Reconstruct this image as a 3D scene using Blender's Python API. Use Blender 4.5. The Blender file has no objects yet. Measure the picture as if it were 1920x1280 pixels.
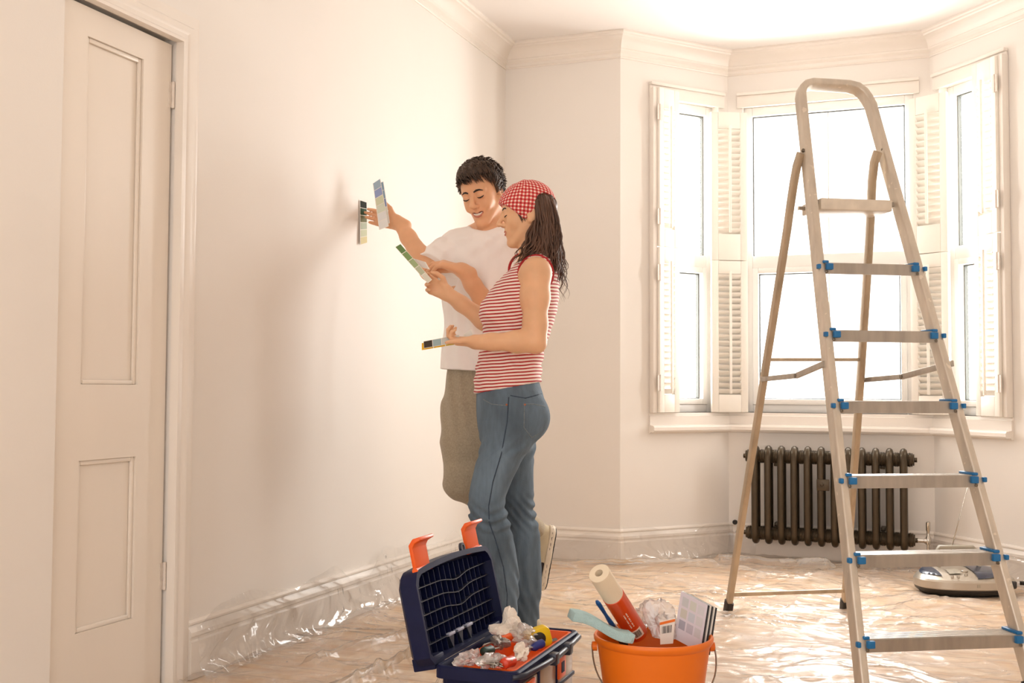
import bpy, bmesh, math, random
import numpy as np
from mathutils import Matrix, Vector

random.seed(7)
RNG = np.random.default_rng(7)
SC = bpy.context.scene
COL = SC.collection

# ------------------------------------------------------------------ camera
F_PX = 2080.0
YAW, PITCH, ROLL = math.radians(20.7), math.radians(2.5), 0.005
CAM = np.array([2.215, 0.0, 0.92])
_fw = np.array([-math.sin(YAW) * math.cos(PITCH), math.cos(YAW) * math.cos(PITCH), math.sin(PITCH)])
_rt = np.array([math.cos(YAW), math.sin(YAW), 0.0])
_up = np.cross(_rt, _fw)
_r2 = math.cos(ROLL) * _rt + math.sin(ROLL) * _up
_u2 = np.cross(_r2, _fw)
_rt, _up = _r2, _u2
cam_d = bpy.data.cameras.new('camera')
cam_d.sensor_width = 36.0
cam_d.lens = 36.0 * F_PX / 1920.0
cam_d.clip_start = 0.05
cam_o = bpy.data.objects.new('camera', cam_d)
COL.objects.link(cam_o)
_m = Matrix.Identity(4)
for i in range(3):
    _m[i][0], _m[i][1], _m[i][2], _m[i][3] = _rt[i], _up[i], -_fw[i], CAM[i]
cam_o.matrix_world = _m
SC.camera = cam_o

# ------------------------------------------------------------------ sky, light, exposure
SC.view_settings.view_transform = 'Standard'
SC.view_settings.look = 'None'
SC.view_settings.gamma = 1.0
SC.view_settings.use_curve_mapping = False
SC.view_settings.exposure = 0.36
world = bpy.data.worlds.new('overcast_sky')
SC.world = world
world.use_nodes = True
_bg = world.node_tree.nodes['Background']
_bg.inputs[0].default_value = (1.0, 0.975, 0.955, 1)
_bg.inputs[1].default_value = 2.0

# daylight standing in each bay window opening (outside the glass, shining in)
for _n, _p, _ang, _w, _e in (('daylight_middle', (1.6855, 6.62), 0.0, 1.0, 78.0), ('daylight_left', (0.80, 6.20), math.radians(49), 0.5, 28.0), ('daylight_right', (2.575, 6.20), math.radians(-49), 0.5, 28.0)):
    _l = bpy.data.lights.new(_n, 'AREA'); _l.shape = 'RECTANGLE'; _l.size = _w; _l.size_y = 1.75; _l.energy = _e; _l.color = (1.0, 0.975, 0.96)
    _o = bpy.data.objects.new(_n, _l); COL.objects.link(_o)
    _o.location = (_p[0], _p[1], 1.67)
    _o.rotation_euler = (math.radians(-90), 0, _ang)

# ------------------------------------------------------------------ helpers
def ray(px, py):
    return _fw + _rt * (px - 960) / F_PX - _up * (py - 640) / F_PX
def at(px, py, d):
    return CAM + ray(px, py) * d
def on_x(px, py, x):
    r = ray(px, py); return CAM + r * ((x - CAM[0]) / r[0])
def on_y(px, py, y):
    r = ray(px, py); return CAM + r * ((y - CAM[1]) / r[1])
def on_z(px, py, z=0.0):
    r = ray(px, py); return CAM + r * ((z - CAM[2]) / r[2])

def srgb(r, g, b):
    f = lambda c: (c / 255 / 12.92) if c / 255 <= 0.04045 else ((c / 255 + 0.055) / 1.055) ** 2.4
    return (f(r), f(g), f(b), 1.0)

MATS = {}
def mat(name, col, rough=0.5, metal=0.0, var=0.06, scale=8.0, bump=0.0, bscale=60.0, spec=0.5, stretch=(1, 1, 1), sub=0.0, sheen=0.0, coat=0.0):
    """painted / plastic / metal surface: noise-varied colour, optional fine bump"""
    if name in MATS: return MATS[name]
    m = bpy.data.materials.new(name); m.use_nodes = True
    nt = m.node_tree; b = nt.nodes['Principled BSDF']
    b.inputs['Roughness'].default_value = rough
    b.inputs['Metallic'].default_value = metal
    b.inputs['Specular IOR Level'].default_value = spec
    if sub:
        b.inputs['Subsurface Weight'].default_value = sub
        b.inputs['Subsurface Radius'].default_value = (0.012, 0.005, 0.003)
        b.inputs['Subsurface Scale'].default_value = 0.5
    if sheen: b.inputs['Sheen Weight'].default_value = sheen
    if coat: b.inputs['Coat Weight'].default_value = coat
    tc = nt.nodes.new('ShaderNodeTexCoord'); mp = nt.nodes.new('ShaderNodeMapping')
    mp.inputs['Scale'].default_value = stretch
    nt.links.new(tc.outputs['Object'], mp.inputs[0])
    n = nt.nodes.new('ShaderNodeTexNoise'); n.inputs['Scale'].default_value = scale; n.inputs['Detail'].default_value = 5
    nt.links.new(mp.outputs[0], n.inputs['Vector'])
    r = nt.nodes.new('ShaderNodeValToRGB')
    c = col if len(col) == 4 else (*col, 1)
    r.color_ramp.elements[0].color = tuple(max(0, x * (1 - var)) for x in c[:3]) + (1,)
    r.color_ramp.elements[1].color = tuple(min(1, x * (1 + var)) for x in c[:3]) + (1,)
    r.color_ramp.elements[0].position = 0.3; r.color_ramp.elements[1].position = 0.7
    nt.links.new(n.outputs[0], r.inputs[0]); nt.links.new(r.outputs[0], b.inputs['Base Color'])
    if bump:
        n2 = nt.nodes.new('ShaderNodeTexNoise'); n2.inputs['Scale'].default_value = bscale; n2.inputs['Detail'].default_value = 4
        nt.links.new(mp.outputs[0], n2.inputs['Vector'])
        bp = nt.nodes.new('ShaderNodeBump'); bp.inputs['Strength'].default_value = bump; bp.inputs['Distance'].default_value = 0.01
        nt.links.new(n2.outputs[0], bp.inputs['Height']); nt.links.new(bp.outputs[0], b.inputs['Normal'])
    MATS[name] = m
    return m

def clear_mat(name, tint=(0.97, 0.97, 0.97), gloss=0.12, rough=0.08, haze=0.0, haze_col=(0.9, 0.9, 0.9), blend=0.35, hazy_noise=0.0):
    """thin clear sheet: see-through, fresnel gloss, a little milky haze"""
    if name in MATS: return MATS[name]
    m = bpy.data.materials.new(name); m.use_nodes = True
    nt = m.node_tree; nt.nodes.clear()
    out = nt.nodes.new('ShaderNodeOutputMaterial')
    tr = nt.nodes.new('ShaderNodeBsdfTransparent'); tr.inputs[0].default_value = (*tint, 1)
    gl = nt.nodes.new('ShaderNodeBsdfGlossy'); gl.inputs['Roughness'].default_value = rough
    lw = nt.nodes.new('ShaderNodeLayerWeight'); lw.inputs[0].default_value = blend
    ma = nt.nodes.new('ShaderNodeMath'); ma.operation = 'MULTIPLY_ADD'
    ma.inputs[1].default_value = 1 - gloss; ma.inputs[2].default_value = gloss; ma.use_clamp = True
    nt.links.new(lw.outputs['Fresnel'], ma.inputs[0])
    mx = nt.nodes.new('ShaderNodeMixShader')
    nt.links.new(ma.outputs[0], mx.inputs[0]); nt.links.new(gl.outputs[0], mx.inputs[2])
    if haze:
        df = nt.nodes.new('ShaderNodeBsdfDiffuse'); df.inputs[0].default_value = (*haze_col, 1)
        m2 = nt.nodes.new('ShaderNodeMixShader'); m2.inputs[0].default_value = haze
        nt.links.new(tr.outputs[0], m2.inputs[1]); nt.links.new(df.outputs[0], m2.inputs[2])
        if hazy_noise:
            tc = nt.nodes.new('ShaderNodeTexCoord'); n = nt.nodes.new('ShaderNodeTexNoise')
            n.inputs['Scale'].default_value = 6; n.inputs['Detail'].default_value = 6; n.inputs['Distortion'].default_value = 1.5
            nt.links.new(tc.outputs['Object'], n.inputs['Vector'])
            mr = nt.nodes.new('ShaderNodeMapRange'); mr.inputs[1].default_value = .3; mr.inputs[2].default_value = .75
            mr.inputs[3].default_value = max(0, haze - hazy_noise); mr.inputs[4].default_value = haze + hazy_noise
            nt.links.new(n.outputs[0], mr.inputs[0]); nt.links.new(mr.outputs[0], m2.inputs[0])
        nt.links.new(m2.outputs[0], mx.inputs[1])
    else:
        nt.links.new(tr.outputs[0], mx.inputs[1])
    nt.links.new(mx.outputs[0], out.inputs[0])
    MATS[name] = m
    return m

WM = {}     # object name -> world matrix (set once, so no depsgraph needed)
def reg(o, M=None):
    WM[o.name] = M if M is not None else Matrix.Identity(4)
    return o

def tag(o, label=None, cat=None, group=None, kind=None):
    if label: o['label'] = label
    if cat: o['category'] = cat
    if group: o['group'] = group
    if kind: o['kind'] = kind
    return o

def thing(name, label, cat, loc=(0, 0, 0), rotz=0.0, group=None, M=None):
    o = bpy.data.objects.new(name, None); COL.objects.link(o)
    o.empty_display_size = 0.05
    M = M if M is not None else Matrix.Translation(Vector(loc)) @ Matrix.Rotation(rotz, 4, 'Z')
    o.matrix_world = M
    reg(o, M)
    return tag(o, label, cat, group)

class MB:
    """collects verts and faces of ONE part"""
    def __init__(s): s.v = []; s.f = []; s.mi = []
    def add(s, vs, fs, mi=0):
        o = len(s.v)
        s.v += [tuple(map(float, p)) for p in vs]
        s.f += [tuple(i + o for i in f) for f in fs]
        s.mi += [mi] * len(fs)
        return s
    def box(s, lo, hi, mi=0):
        x0, y0, z0 = lo; x1, y1, z1 = hi
        vs = [(x0, y0, z0), (x1, y0, z0), (x1, y1, z0), (x0, y1, z0), (x0, y0, z1), (x1, y0, z1), (x1, y1, z1), (x0, y1, z1)]
        return s.add(vs, [(3, 2, 1, 0), (4, 5, 6, 7), (0, 1, 5, 4), (1, 2, 6, 5), (2, 3, 7, 6), (3, 0, 4, 7)], mi)
    def obox(s, c, ax, ay, az, h, mi=0):
        """oriented box: centre, three unit axes, half sizes"""
        c, ax, ay, az = [np.asarray(q, float) for q in (c, ax, ay, az)]
        vs = [c + ax * h[0] * i + ay * h[1] * j + az * h[2] * k for k in (-1, 1) for j in (-1, 1) for i in (-1, 1)]
        return s.add(vs, [(2, 3, 1, 0), (4, 5, 7, 6), (0, 1, 5, 4), (1, 3, 7, 5), (3, 2, 6, 7), (2, 0, 4, 6)], mi)
    def tube(s, pts, rad, n=10, cap=True, flat=1.0, upv=None, mi=0, prof=None):
        """sweep a circle (or flattened one, or given 2-D profile) along a polyline"""
        pts = [np.asarray(p, float) for p in pts]
        if not hasattr(rad, '__len__'): rad = [rad] * len(pts)
        rings = []
        up = np.asarray(upv if upv is not None else (0, 0, 1), float)
        prev = None
        for i, p in enumerate(pts):
            t = (pts[min(i + 1, len(pts) - 1)] - pts[max(i - 1, 0)]); t = t / (np.linalg.norm(t) + 1e-12)
            if prev is None or upv is not None:
                a = np.cross(t, up)
                if np.linalg.norm(a) < 1e-3: a = np.cross(t, (1, 0, 0))
            else:
                a = prev - t * (prev @ t)
            a = a / (np.linalg.norm(a) + 1e-12); prev = a
            b = np.cross(a, t)
            if prof is None:
                rings.append([p + rad[i] * (a * math.cos(2 * math.pi * k / n) + b * flat * math.sin(2 * math.pi * k / n)) for k in range(n)])
            else:
                rings.append([p + rad[i] * (a * q[0] + b * q[1]) for q in prof])
        n = len(rings[0])
        vs = [q for r in rings for q in r]
        fs = [(i * n + k, i * n + (k + 1) % n, (i + 1) * n + (k + 1) % n, (i + 1) * n + k) for i in range(len(rings) - 1) for k in range(n)]
        if cap:
            fs += [tuple(range(n - 1, -1, -1)), tuple(range((len(rings) - 1) * n, len(rings) * n))]
        return s.add(vs, fs, mi)
    def lathe(s, prof, c=(0, 0, 0), ax=(0, 0, 1), n=32, mi=0, cap=True):
        """prof: list of (radius, height along axis)"""
        c = np.asarray(c, float); ax = np.asarray(ax, float); ax = ax / np.linalg.norm(ax)
        a = np.cross(ax, (0, 0, 1)) if abs(ax[2]) < .9 else np.cross(ax, (1, 0, 0))
        a = a / np.linalg.norm(a); b = np.cross(ax, a)
        vs = [c + ax * h + r * (a * math.cos(2 * math.pi * k / n) + b * math.sin(2 * math.pi * k / n)) for r, h in prof for k in range(n)]
        fs = [(i * n + k, i * n + (k + 1) % n, (i + 1) * n + (k + 1) % n, (i + 1) * n + k) for i in range(len(prof) - 1) for k in range(n)]
        if cap:
            fs += [tuple(range(n - 1, -1, -1)), tuple(range((len(prof) - 1) * n, len(prof) * n))]
        return s.add(vs, fs, mi)
    def prism(s, poly, o, ax, ay, az, h, mi=0):
        """extrude a 2-D polygon (in ax, ay) along az by h"""
        o, ax, ay, az = [np.asarray(q, float) for q in (o, ax, ay, az)]
        n = len(poly)
        vs = [o + ax * p[0] + ay * p[1] for p in poly] + [o + ax * p[0] + ay * p[1] + az * h for p in poly]
        fs = [tuple(range(n - 1, -1, -1)), tuple(range(n, 2 * n))] + [(k, (k + 1) % n, n + (k + 1) % n, n + k) for k in range(n)]
        return s.add(vs, fs, mi)
    def build(s, name, mats, parent=None, world=True, smooth=False, bevel=0.0, segs=2, solid=0.0, auto=None, recalc=True):
        V = s.v
        if parent is not None and world:
            Mi = WM[parent.name].inverted()
            A = np.array(Mi)
            Vn = np.asarray(V, float) @ A[:3, :3].T + A[:3, 3]
            V = [tuple(p) for p in Vn]
        me = bpy.data.meshes.new(name)
        me.from_pydata(V, [], s.f)
        mats = mats if isinstance(mats, (list, tuple)) else [mats]
        for m in mats: me.materials.append(m)
        if any(s.mi): me.polygons.foreach_set('material_index', s.mi)
        if bevel or recalc:
            bm = bmesh.new(); bm.from_mesh(me)
            if recalc: bmesh.ops.recalc_face_normals(bm, faces=bm.faces)
            if bevel:
                es = [e for e in bm.edges if len(e.link_faces) == 2 and e.calc_face_angle(0) > 0.5]
                bmesh.ops.bevel(bm, geom=es, offset=bevel, segments=segs, affect='EDGES', profile=0.5, clamp_overlap=True)
            bm.to_mesh(me); bm.free()
        if smooth or auto or bevel:
            me.polygons.foreach_set('use_smooth', [True] * len(me.polygons))
            if auto or bevel: me.set_sharp_from_angle(angle=math.radians(auto or 40))
        me.update()
        return link(name, me, parent)

def link(name, me, parent=None):
    o = bpy.data.objects.new(name, me); COL.objects.link(o)
    if parent is not None:
        o.parent = parent
        reg(o, WM[parent.name].copy())
    else:
        reg(o)
    return o

def copy_part(o, parent, M=None):
    """copy of a part that shares its mesh; M = local matrix under the new parent"""
    c = o.copy(); COL.objects.link(c); c.parent = parent
    if M is not None: c.matrix_local = M
    reg(c, WM[parent.name] @ (M if M is not None else Matrix.Identity(4)))
    return c

def struct(name, mb, m, parent=None, **k):
    o = mb.build(name, m, parent, **k)
    if parent is None: o['kind'] = 'structure'
    return o

def text_mesh(s, size, name='lettering'):
    cu = bpy.data.curves.new(name, 'FONT'); cu.body = s; cu.size = size; cu.extrude = 0.0002
    o = bpy.data.objects.new(name, cu); COL.objects.link(o)
    dg = bpy.context.evaluated_depsgraph_get()
    me = bpy.data.meshes.new_from_object(o.evaluated_get(dg))
    bpy.data.objects.remove(o)
    return me

# ------------------------------------------------------------------ materials of the place
M_WALL = mat('wall_paint', srgb(239, 232, 224), rough=0.55, var=0.012, scale=1.6, bump=0.03, bscale=160, spec=0.35)
M_CEIL = mat('ceiling_paint', srgb(242, 235, 229), rough=0.7, var=0.01, scale=2.0, spec=0.2)
M_TRIM = mat('trim_gloss_paint', srgb(240, 231, 221), rough=0.32, var=0.02, scale=5.0, bump=0.02, bscale=40)
M_DOOR = mat('door_paint', srgb(238, 227, 214), rough=0.38, var=0.02, scale=4.0, bump=0.05, bscale=14, stretch=(1, 1, .25))
M_UPVC = mat('white_window_frame', srgb(246, 243, 238), rough=0.3, var=0.01)
M_GASK = mat('dark_rubber_gasket', srgb(92, 94, 88), rough=0.6, var=0.1)
M_SHUT = mat('shutter_paint', srgb(245, 238, 227), rough=0.4, var=0.015)
M_GLASS = clear_mat('window_glass', tint=(0.985, 0.99, 0.985), gloss=0.02, rough=0.0, blend=0.12)
M_HINGE = mat('painted_hinge', srgb(228, 216, 204), rough=0.35, var=0.08, scale=60)

# ------------------------------------------------------------------ room shell
YB, CEIL, XR, YF = 5.739, 2.84, 3.44, -1.6
PA, PB, PC, PD = (0.664, YB), (1.145, 6.29), (2.226, 6.29), (2.707, YB)
PATH = [(0.0, YF), (0.0, YB), PA, PB, PC, PD, (XR, YB), (XR, YF)]

def floor_mat():
    m = bpy.data.materials.new('pale_wood_floor'); m.use_nodes = True
    nt = m.node_tree; b = nt.nodes['Principled BSDF']; b.inputs['Roughness'].default_value = 0.45
    tc = nt.nodes.new('ShaderNodeTexCoord')
    mp = nt.nodes.new('ShaderNodeMapping'); mp.inputs['Scale'].default_value = (0.9, 9, 1)
    nt.links.new(tc.outputs['Object'], mp.inputs[0])
    n = nt.nodes.new('ShaderNodeTexNoise'); n.inputs['Scale'].default_value = 2.2; n.inputs['Detail'].default_value = 8; n.inputs['Distortion'].default_value = 0.6
    nt.links.new(mp.outputs[0], n.inputs['Vector'])
    r = nt.nodes.new('ShaderNodeValToRGB')
    r.color_ramp.elements[0].position = 0.28; r.color_ramp.elements[0].color = srgb(220, 172, 118)
    r.color_ramp.elements[1].position = 0.72; r.color_ramp.elements[1].color = srgb(248, 222, 184)
    nt.links.new(n.outputs[0], r.inputs[0])
    bk = nt.nodes.new('ShaderNodeTexBrick'); bk.inputs['Scale'].default_value = 1.0
    bk.inputs['Brick Width'].default_value = 1.8; bk.inputs['Row Height'].default_value = 0.14; bk.inputs['Mortar Size'].default_value = 0.002
    bk.inputs['Color1'].default_value = (1, 1, 1, 1); bk.inputs['Color2'].default_value = (.9, .88, .85, 1); bk.inputs['Mortar'].default_value = (.45, .35, .25, 1)
    nt.links.new(tc.outputs['Object'], bk.inputs['Vector'])
    mx = nt.nodes.new('ShaderNodeMix'); mx.data_type = 'RGBA'; mx.blend_type = 'MULTIPLY'; mx.inputs[0].default_value = 0.9
    nt.links.new(r.outputs[0], mx.inputs[6]); nt.links.new(bk.outputs[0], mx.inputs[7]); nt.links.new(mx.outputs[2], b.inputs['Base Color'])
    return m
M_FLOOR = floor_mat()
struct('floor', MB().box((-0.3, YF - .2, -0.12), (XR + .3, 6.7, 0.0)), M_FLOOR)
struct('ceiling', MB().box((-0.3, YF, CEIL), (XR + .3, 6.7, CEIL + .15)), M_CEIL)

DY0, DY1, DZ1 = 2.368, 2.848, 2.0       # cupboard door opening in the left wall
w = MB()
w.box((-0.25, DY1 + .012, 0), (0, YB + .22, CEIL))
w.box((-0.25, DY0, DZ1 + .02), (0, DY1 + .012, CEIL))
w.box((-0.25, YF, 0), (0.010, DY0 - .004, CEIL))
w.box((-0.25, DY0 - .004, 0), (-0.07, DY1 + .012, CEIL))
struct('wall_left', w, M_WALL)
struct('wall_back', MB().box((0, YB, 0), (PA[0], YB + .22, CEIL)), M_WALL)
struct('wall_right', MB().box((XR, YF, 0), (XR + .2, YB + .2, CEIL)), M_WALL)
struct('wall_back_right', MB().box((PD[0], YB, 0), (XR, YB + .22, CEIL)), M_WALL)

class Seg:
    """a straight stretch of wall seen in plan: t along it, n towards the room"""
    def __init__(s, p, q):
        s.p = np.array(p, float); s.q = np.array(q, float); d = s.q - s.p
        s.L = np.linalg.norm(d); s.d = d / s.L; s.n = np.array([s.d[1], -s.d[0]])
    def pt(s, t, off, z):
        a = s.p + s.d * t + s.n * off
        return (a[0], a[1], z)
    def box(s, mb, t0, t1, o0, o1, z0, z1, mi=0):
        vs = [s.pt(t, o, z) for z in (z0, z1) for (t, o) in ((t0, o0), (t1, o0), (t1, o1), (t0, o1))]
        return mb.add(vs, [(3, 2, 1, 0), (4, 5, 6, 7), (0, 1, 5, 4), (1, 2, 6, 5), (2, 3, 7, 6), (3, 0, 4, 7)], mi)
SL, SM, SR = Seg(PA, PB), Seg(PB, PC), Seg(PC, PD)
WT = 0.20
OPEN = {'L': (0.215, 0.665), 'M': (0.085, 1.081 - .085), 'R': (0.731 - .665, 0.731 - .215)}
WZ0, WZ1 = 0.80, 2.535
for nm, sg, key, e0, e1 in (('wall_bay_left', SL, 'L', 0, .10), ('wall_bay_middle', SM, 'M', .10, .10), ('wall_bay_right', SR, 'R', .10, 0)):
    t0, t1 = OPEN[key]
    m = MB()
    sg.box(m, 0, sg.L, -WT, 0, 0, WZ0)
    sg.box(m, 0, sg.L, -WT, 0, WZ1, CEIL)
    sg.box(m, 0, t0, -WT, 0, WZ0, WZ1)
    sg.box(m, t1, sg.L, -WT, 0, WZ0, WZ1)
    struct(nm, m, M_WALL)

# ---- mouldings swept round the room with mitred corners
def mitre(path, i, off):
    p = np.array(path[i], float)
    def nrm(a, b):
        d = np.array(b, float) - np.array(a, float); d /= np.linalg.norm(d); return np.array([d[1], -d[0]])
    ns = []
    if i > 0: ns.append(nrm(path[i - 1], path[i]))
    if i < len(path) - 1: ns.append(nrm(path[i], path[i + 1]))
    if len(ns) == 1: return p + ns[0] * off
    k = 1 + ns[0] @ ns[1]
    return p + (ns[0] + ns[1]) / k * off
def moulding(path, i, prof):
    m = MB(); n = len(prof); vs = []
    for j in (i, i + 1):
        for o, z in prof:
            q = mitre(path, j, o); vs.append((q[0], q[1], z))
    fs = [(k, (k + 1) % n, n + (k + 1) % n, n + k) for k in range(n)] + [tuple(range(n)), tuple(range(2 * n - 1, n - 1, -1))]
    return m.add(vs, fs)
c = CEIL
CORN = [(0, c), (0, c - .128), (.005, c - .128), (.008, c - .122), (.005, c - .116), (.005, c - .100), (.010, c - .096), (.018, c - .088), (.020, c - .080), (.018, c - .077),
        (.024, c - .060), (.036, c - .042), (.054, c - .030), (.068, c - .025), (.072, c - .018), (.084, c - .016), (.090, c - .010), (.090, c)]
for i in range(len(PATH) - 1):
    struct('trim_%d' % (i + 1), moulding(PATH, i, CORN), M_TRIM, auto=25)
BASE = [(0, .002), (.024, .002), (.024, .118), (.019, .124), (.019, .130), (.024, .136), (.023, .148), (.014, .160), (.011, .168), (.017, .172), (.017, .178), (.010, .186), (0, .186)]
BN = ['left', 'back', 'bay_left', 'bay_middle', 'bay_right', 'back_right', 'right']
BPATH = list(PATH); BPATH[0] = (0.0, 2.952)
for i in range(len(PATH) - 1):
    struct('baseboard_' + BN[i], moulding(BPATH, i, BASE), M_TRIM, auto=25)

# ---- bay sill: deep nosed board + bed mould under it
SILLP = [tuple(SL.p + SL.d * .185), PB, PC, tuple(SR.p + SR.d * .546)]
SILL = [(-.10, .800), (.004, .800), (.006, .786), (.012, .782), (.012, .735), (.044, .731), (.050, .722), (.050, .706), (.044, .698), (.016, .697), (.014, .690), (0, .688), (0, .735), (-.10, .780)]
for i in range(3):
    struct('trim_%d' % (8 + i), moulding(SILLP, i, SILL), M_TRIM, auto=25)
# ---- architrave heads above the three windows
for i, (sg, key) in enumerate(((SL, 'L'), (SM, 'M'), (SR, 'R'))):
    t0, t1 = OPEN[key]
    m = MB(); sg.box(m, max(t0 - .03, 0.0), min(t1 + .03, sg.L), 0.001, .018, WZ1 - .012, WZ1 + .055)
    sg.box(m, max(t0 - .03, 0.0), min(t1 + .03, sg.L), 0.001, .030, WZ1 + .055, WZ1 + .072)
    struct('trim_%d' % (11 + i), m, M_TRIM, bevel=.003)

# ---- windows: fixed outer frame, upper and lower sash, rubber gasket, panes
def window(n, sg, key, bar):
    t0, t1 = OPEN[key]
    fo = MB(); fw = .045; o0, o1 = -.13, -.055
    sg.box(fo, t0, t0 + fw, o0, o1, WZ0, WZ1); sg.box(fo, t1 - fw, t1, o0, o1, WZ0, WZ1)
    sg.box(fo, t0 + fw, t1 - fw, o0, o1, WZ1 - .05, WZ1); sg.box(fo, t0 + fw, t1 - fw, o0, o1, WZ0, WZ0 + .045)
    sg.box(fo, t0 + fw, t1 - fw, o0, o1, 1.615, 1.685)
    root = struct('window_%d' % n, fo, M_UPVC, bevel=.004)
    for nm, za, zb, ins in (('upper', 1.685, WZ1 - .05, 0.0), ('lower', WZ0 + .045, 1.615, .032)):
        a, b = t0 + fw, t1 - fw
        if ins:
            m = MB(); f0, f1 = -.115, -.045
            sg.box(m, a, a + ins, f0, f1, za, zb); sg.box(m, b - ins, b, f0, f1, za, zb)
            sg.box(m, a + ins, b - ins, f0, f1, zb - ins, zb); sg.box(m, a + ins, b - ins, f0, f1, za, za + ins)
            m.build('sash_frame', M_UPVC, root, bevel=.004)
            a, b, za, zb = a + ins, b - ins, za + ins, zb - ins
        g = MB(); q = .006
        sg.box(g, a, a + q, -.105, -.080, za, zb); sg.box(g, b - q, b, -.105, -.080, za, zb)
        sg.box(g, a + q, b - q, -.105, -.080, zb - q, zb); sg.box(g, a + q, b - q, -.105, -.080, za, za + q * .7)
        g.build('gasket', M_GASK, root)
        p = MB()
        sg.box(p, a + q, b - q, -.100, -.094, za + q * .7, zb - q)
        p.build('pane', M_GLASS, root)
        if bar:
            m = MB(); mid = (a + b) / 2 + .005; sg.box(m, mid - .0035, mid + .0035, -.094, -.090, za + q, zb - q)
            m.build('glazing_bar', M_UPVC, root)
    return root
window(1, SL, 'L', False); window(2, SM, 'M', True); window(3, SR, 'R', False)

# ---- louvred shutters (each panel: frame, slats, tilt rod, hinges)
def slat_mesh(wd):
    m = MB(); n = 10
    prof = [(.022 * math.cos(2 * math.pi * k / n), .0045 * math.sin(2 * math.pi * k / n)) for k in range(n)]
    m.prism(prof, (-wd / 2, 0, 0), (0, 1, 0), (0, 0, 1), (1, 0, 0), wd)
    return m
def shutter(p0, p1, z0, z1, zs0, zs1, label, hinge_side=None, th=.026, pitch=.0335, tilt=40, rod=True):
    """panel standing between plan points p0 and p1, louvres from zs0 to zs1"""
    sg = Seg(p0, p1); L = sg.L
    root = thing('louvred_shutter', label, 'shutter', (p0[0], p0[1], z0), math.atan2(sg.d[1], sg.d[0]), 'white louvred shutters in the bay')
    # local frame: x along the panel, -y towards the room
    st = .030 if L < .16 else .040
    m = MB()
    m.box((0, -th / 2, 0), (st, th / 2, z1 - z0)); m.box((L - st, -th / 2, 0), (L, th / 2, z1 - z0))
    m.box((st, -th / 2, 0), (L - st, th / 2, zs0 - z0)); m.box((st, -th / 2, zs1 - z0), (L - st, th / 2, z1 - z0))
    m.build('frame', M_SHUT, root, world=False, bevel=.003)
    wd = L - 2 * st + .004
    n = int((zs1 - zs0) / pitch); base = None
    for k in range(n):
        z = zs0 - z0 + (k + .5) * (zs1 - zs0) / n
        Mx = Matrix.Translation((L / 2, 0, z)) @ Matrix.Rotation(math.radians(-tilt), 4, 'X')
        if base is None:
            base = slat_mesh(wd).build('slat', M_SHUT, root, world=False, auto=40); base.matrix_local = Mx
        else: copy_part(base, root, Mx)
    if rod:
        m = MB(); m.box((L / 2 - .006, -.034, zs0 - z0 + .005), (L / 2 + .006, -.022, zs1 - z0 + .015))
        m.build('tilt_rod', M_SHUT, root, world=False, bevel=.002)
    if hinge_side is not None:
        x = 0 if hinge_side == 0 else L
        for hz in (.16, z1 - z0 - .14):
            m = MB(); m.box((x - .018, -th / 2 - .004, hz - .042), (x + .018, -th / 2 + .001, hz + .042))
            m.lathe([(.005, -.044), (.005, .044)], (x, -th / 2 - .004, hz), n=10)
            m.build('hinge', M_HINGE, root, world=False, auto=40)
    return root
def off(sg, t, o): a = sg.p + sg.d * t + sg.n * o; return (a[0], a[1])
# hinge posts fixed to the wall beside the outer shutters
for nm, sg, ta, tb in (('trim_14', SL, .186, .212), ('trim_15', SR, .522, .548)):
    m = MB(); sg.box(m, ta, tb, .001, .042, .800, 2.575); struct(nm, m, M_TRIM, bevel=.003)
Q = 1.700
shutter(off(SL, .214, .045), off(SL, .372, .012), Q + .002, 2.572, 1.80, 2.46, 'upper narrow folded shutter at the left end of the bay', 0)
shutter(off(SL, .214, .045), off(SL, .372, .012), .802, Q - .002, .90, 1.61, 'lower narrow folded shutter at the left end of the bay', 0)
shutter(off(SL, .600, .012), off(SM, .108, .012), Q - .048, 2.49, 1.80, 2.395, 'upper shutter across the bay corner just left of the big middle window')
shutter(off(SL, .600, .012), off(SM, .108, .012), .802, Q - .052, .90, 1.575, 'lower shutter across the bay corner just left of the big middle window')
shutter(off(SM, .977, .012), off(SR, .140, .012), Q - .048, 2.49, 1.80, 2.395, 'upper shutter across the bay corner right of the big middle window')
shutter(off(SM, .977, .012), off(SR, .140, .012), .802, Q - .052, .90, 1.575, 'lower shutter across the bay corner right of the big middle window')
shutter(off(SR, .330, .012), off(SR, .520, .045), Q + .002, 2.572, 1.80, 2.46, 'upper folded shutter at the far right end of the bay', 1)
shutter(off(SR, .330, .012), off(SR, .520, .045), .802, Q - .002, .90, 1.61, 'lower folded shutter at the far right end of the bay', 1)

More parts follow.
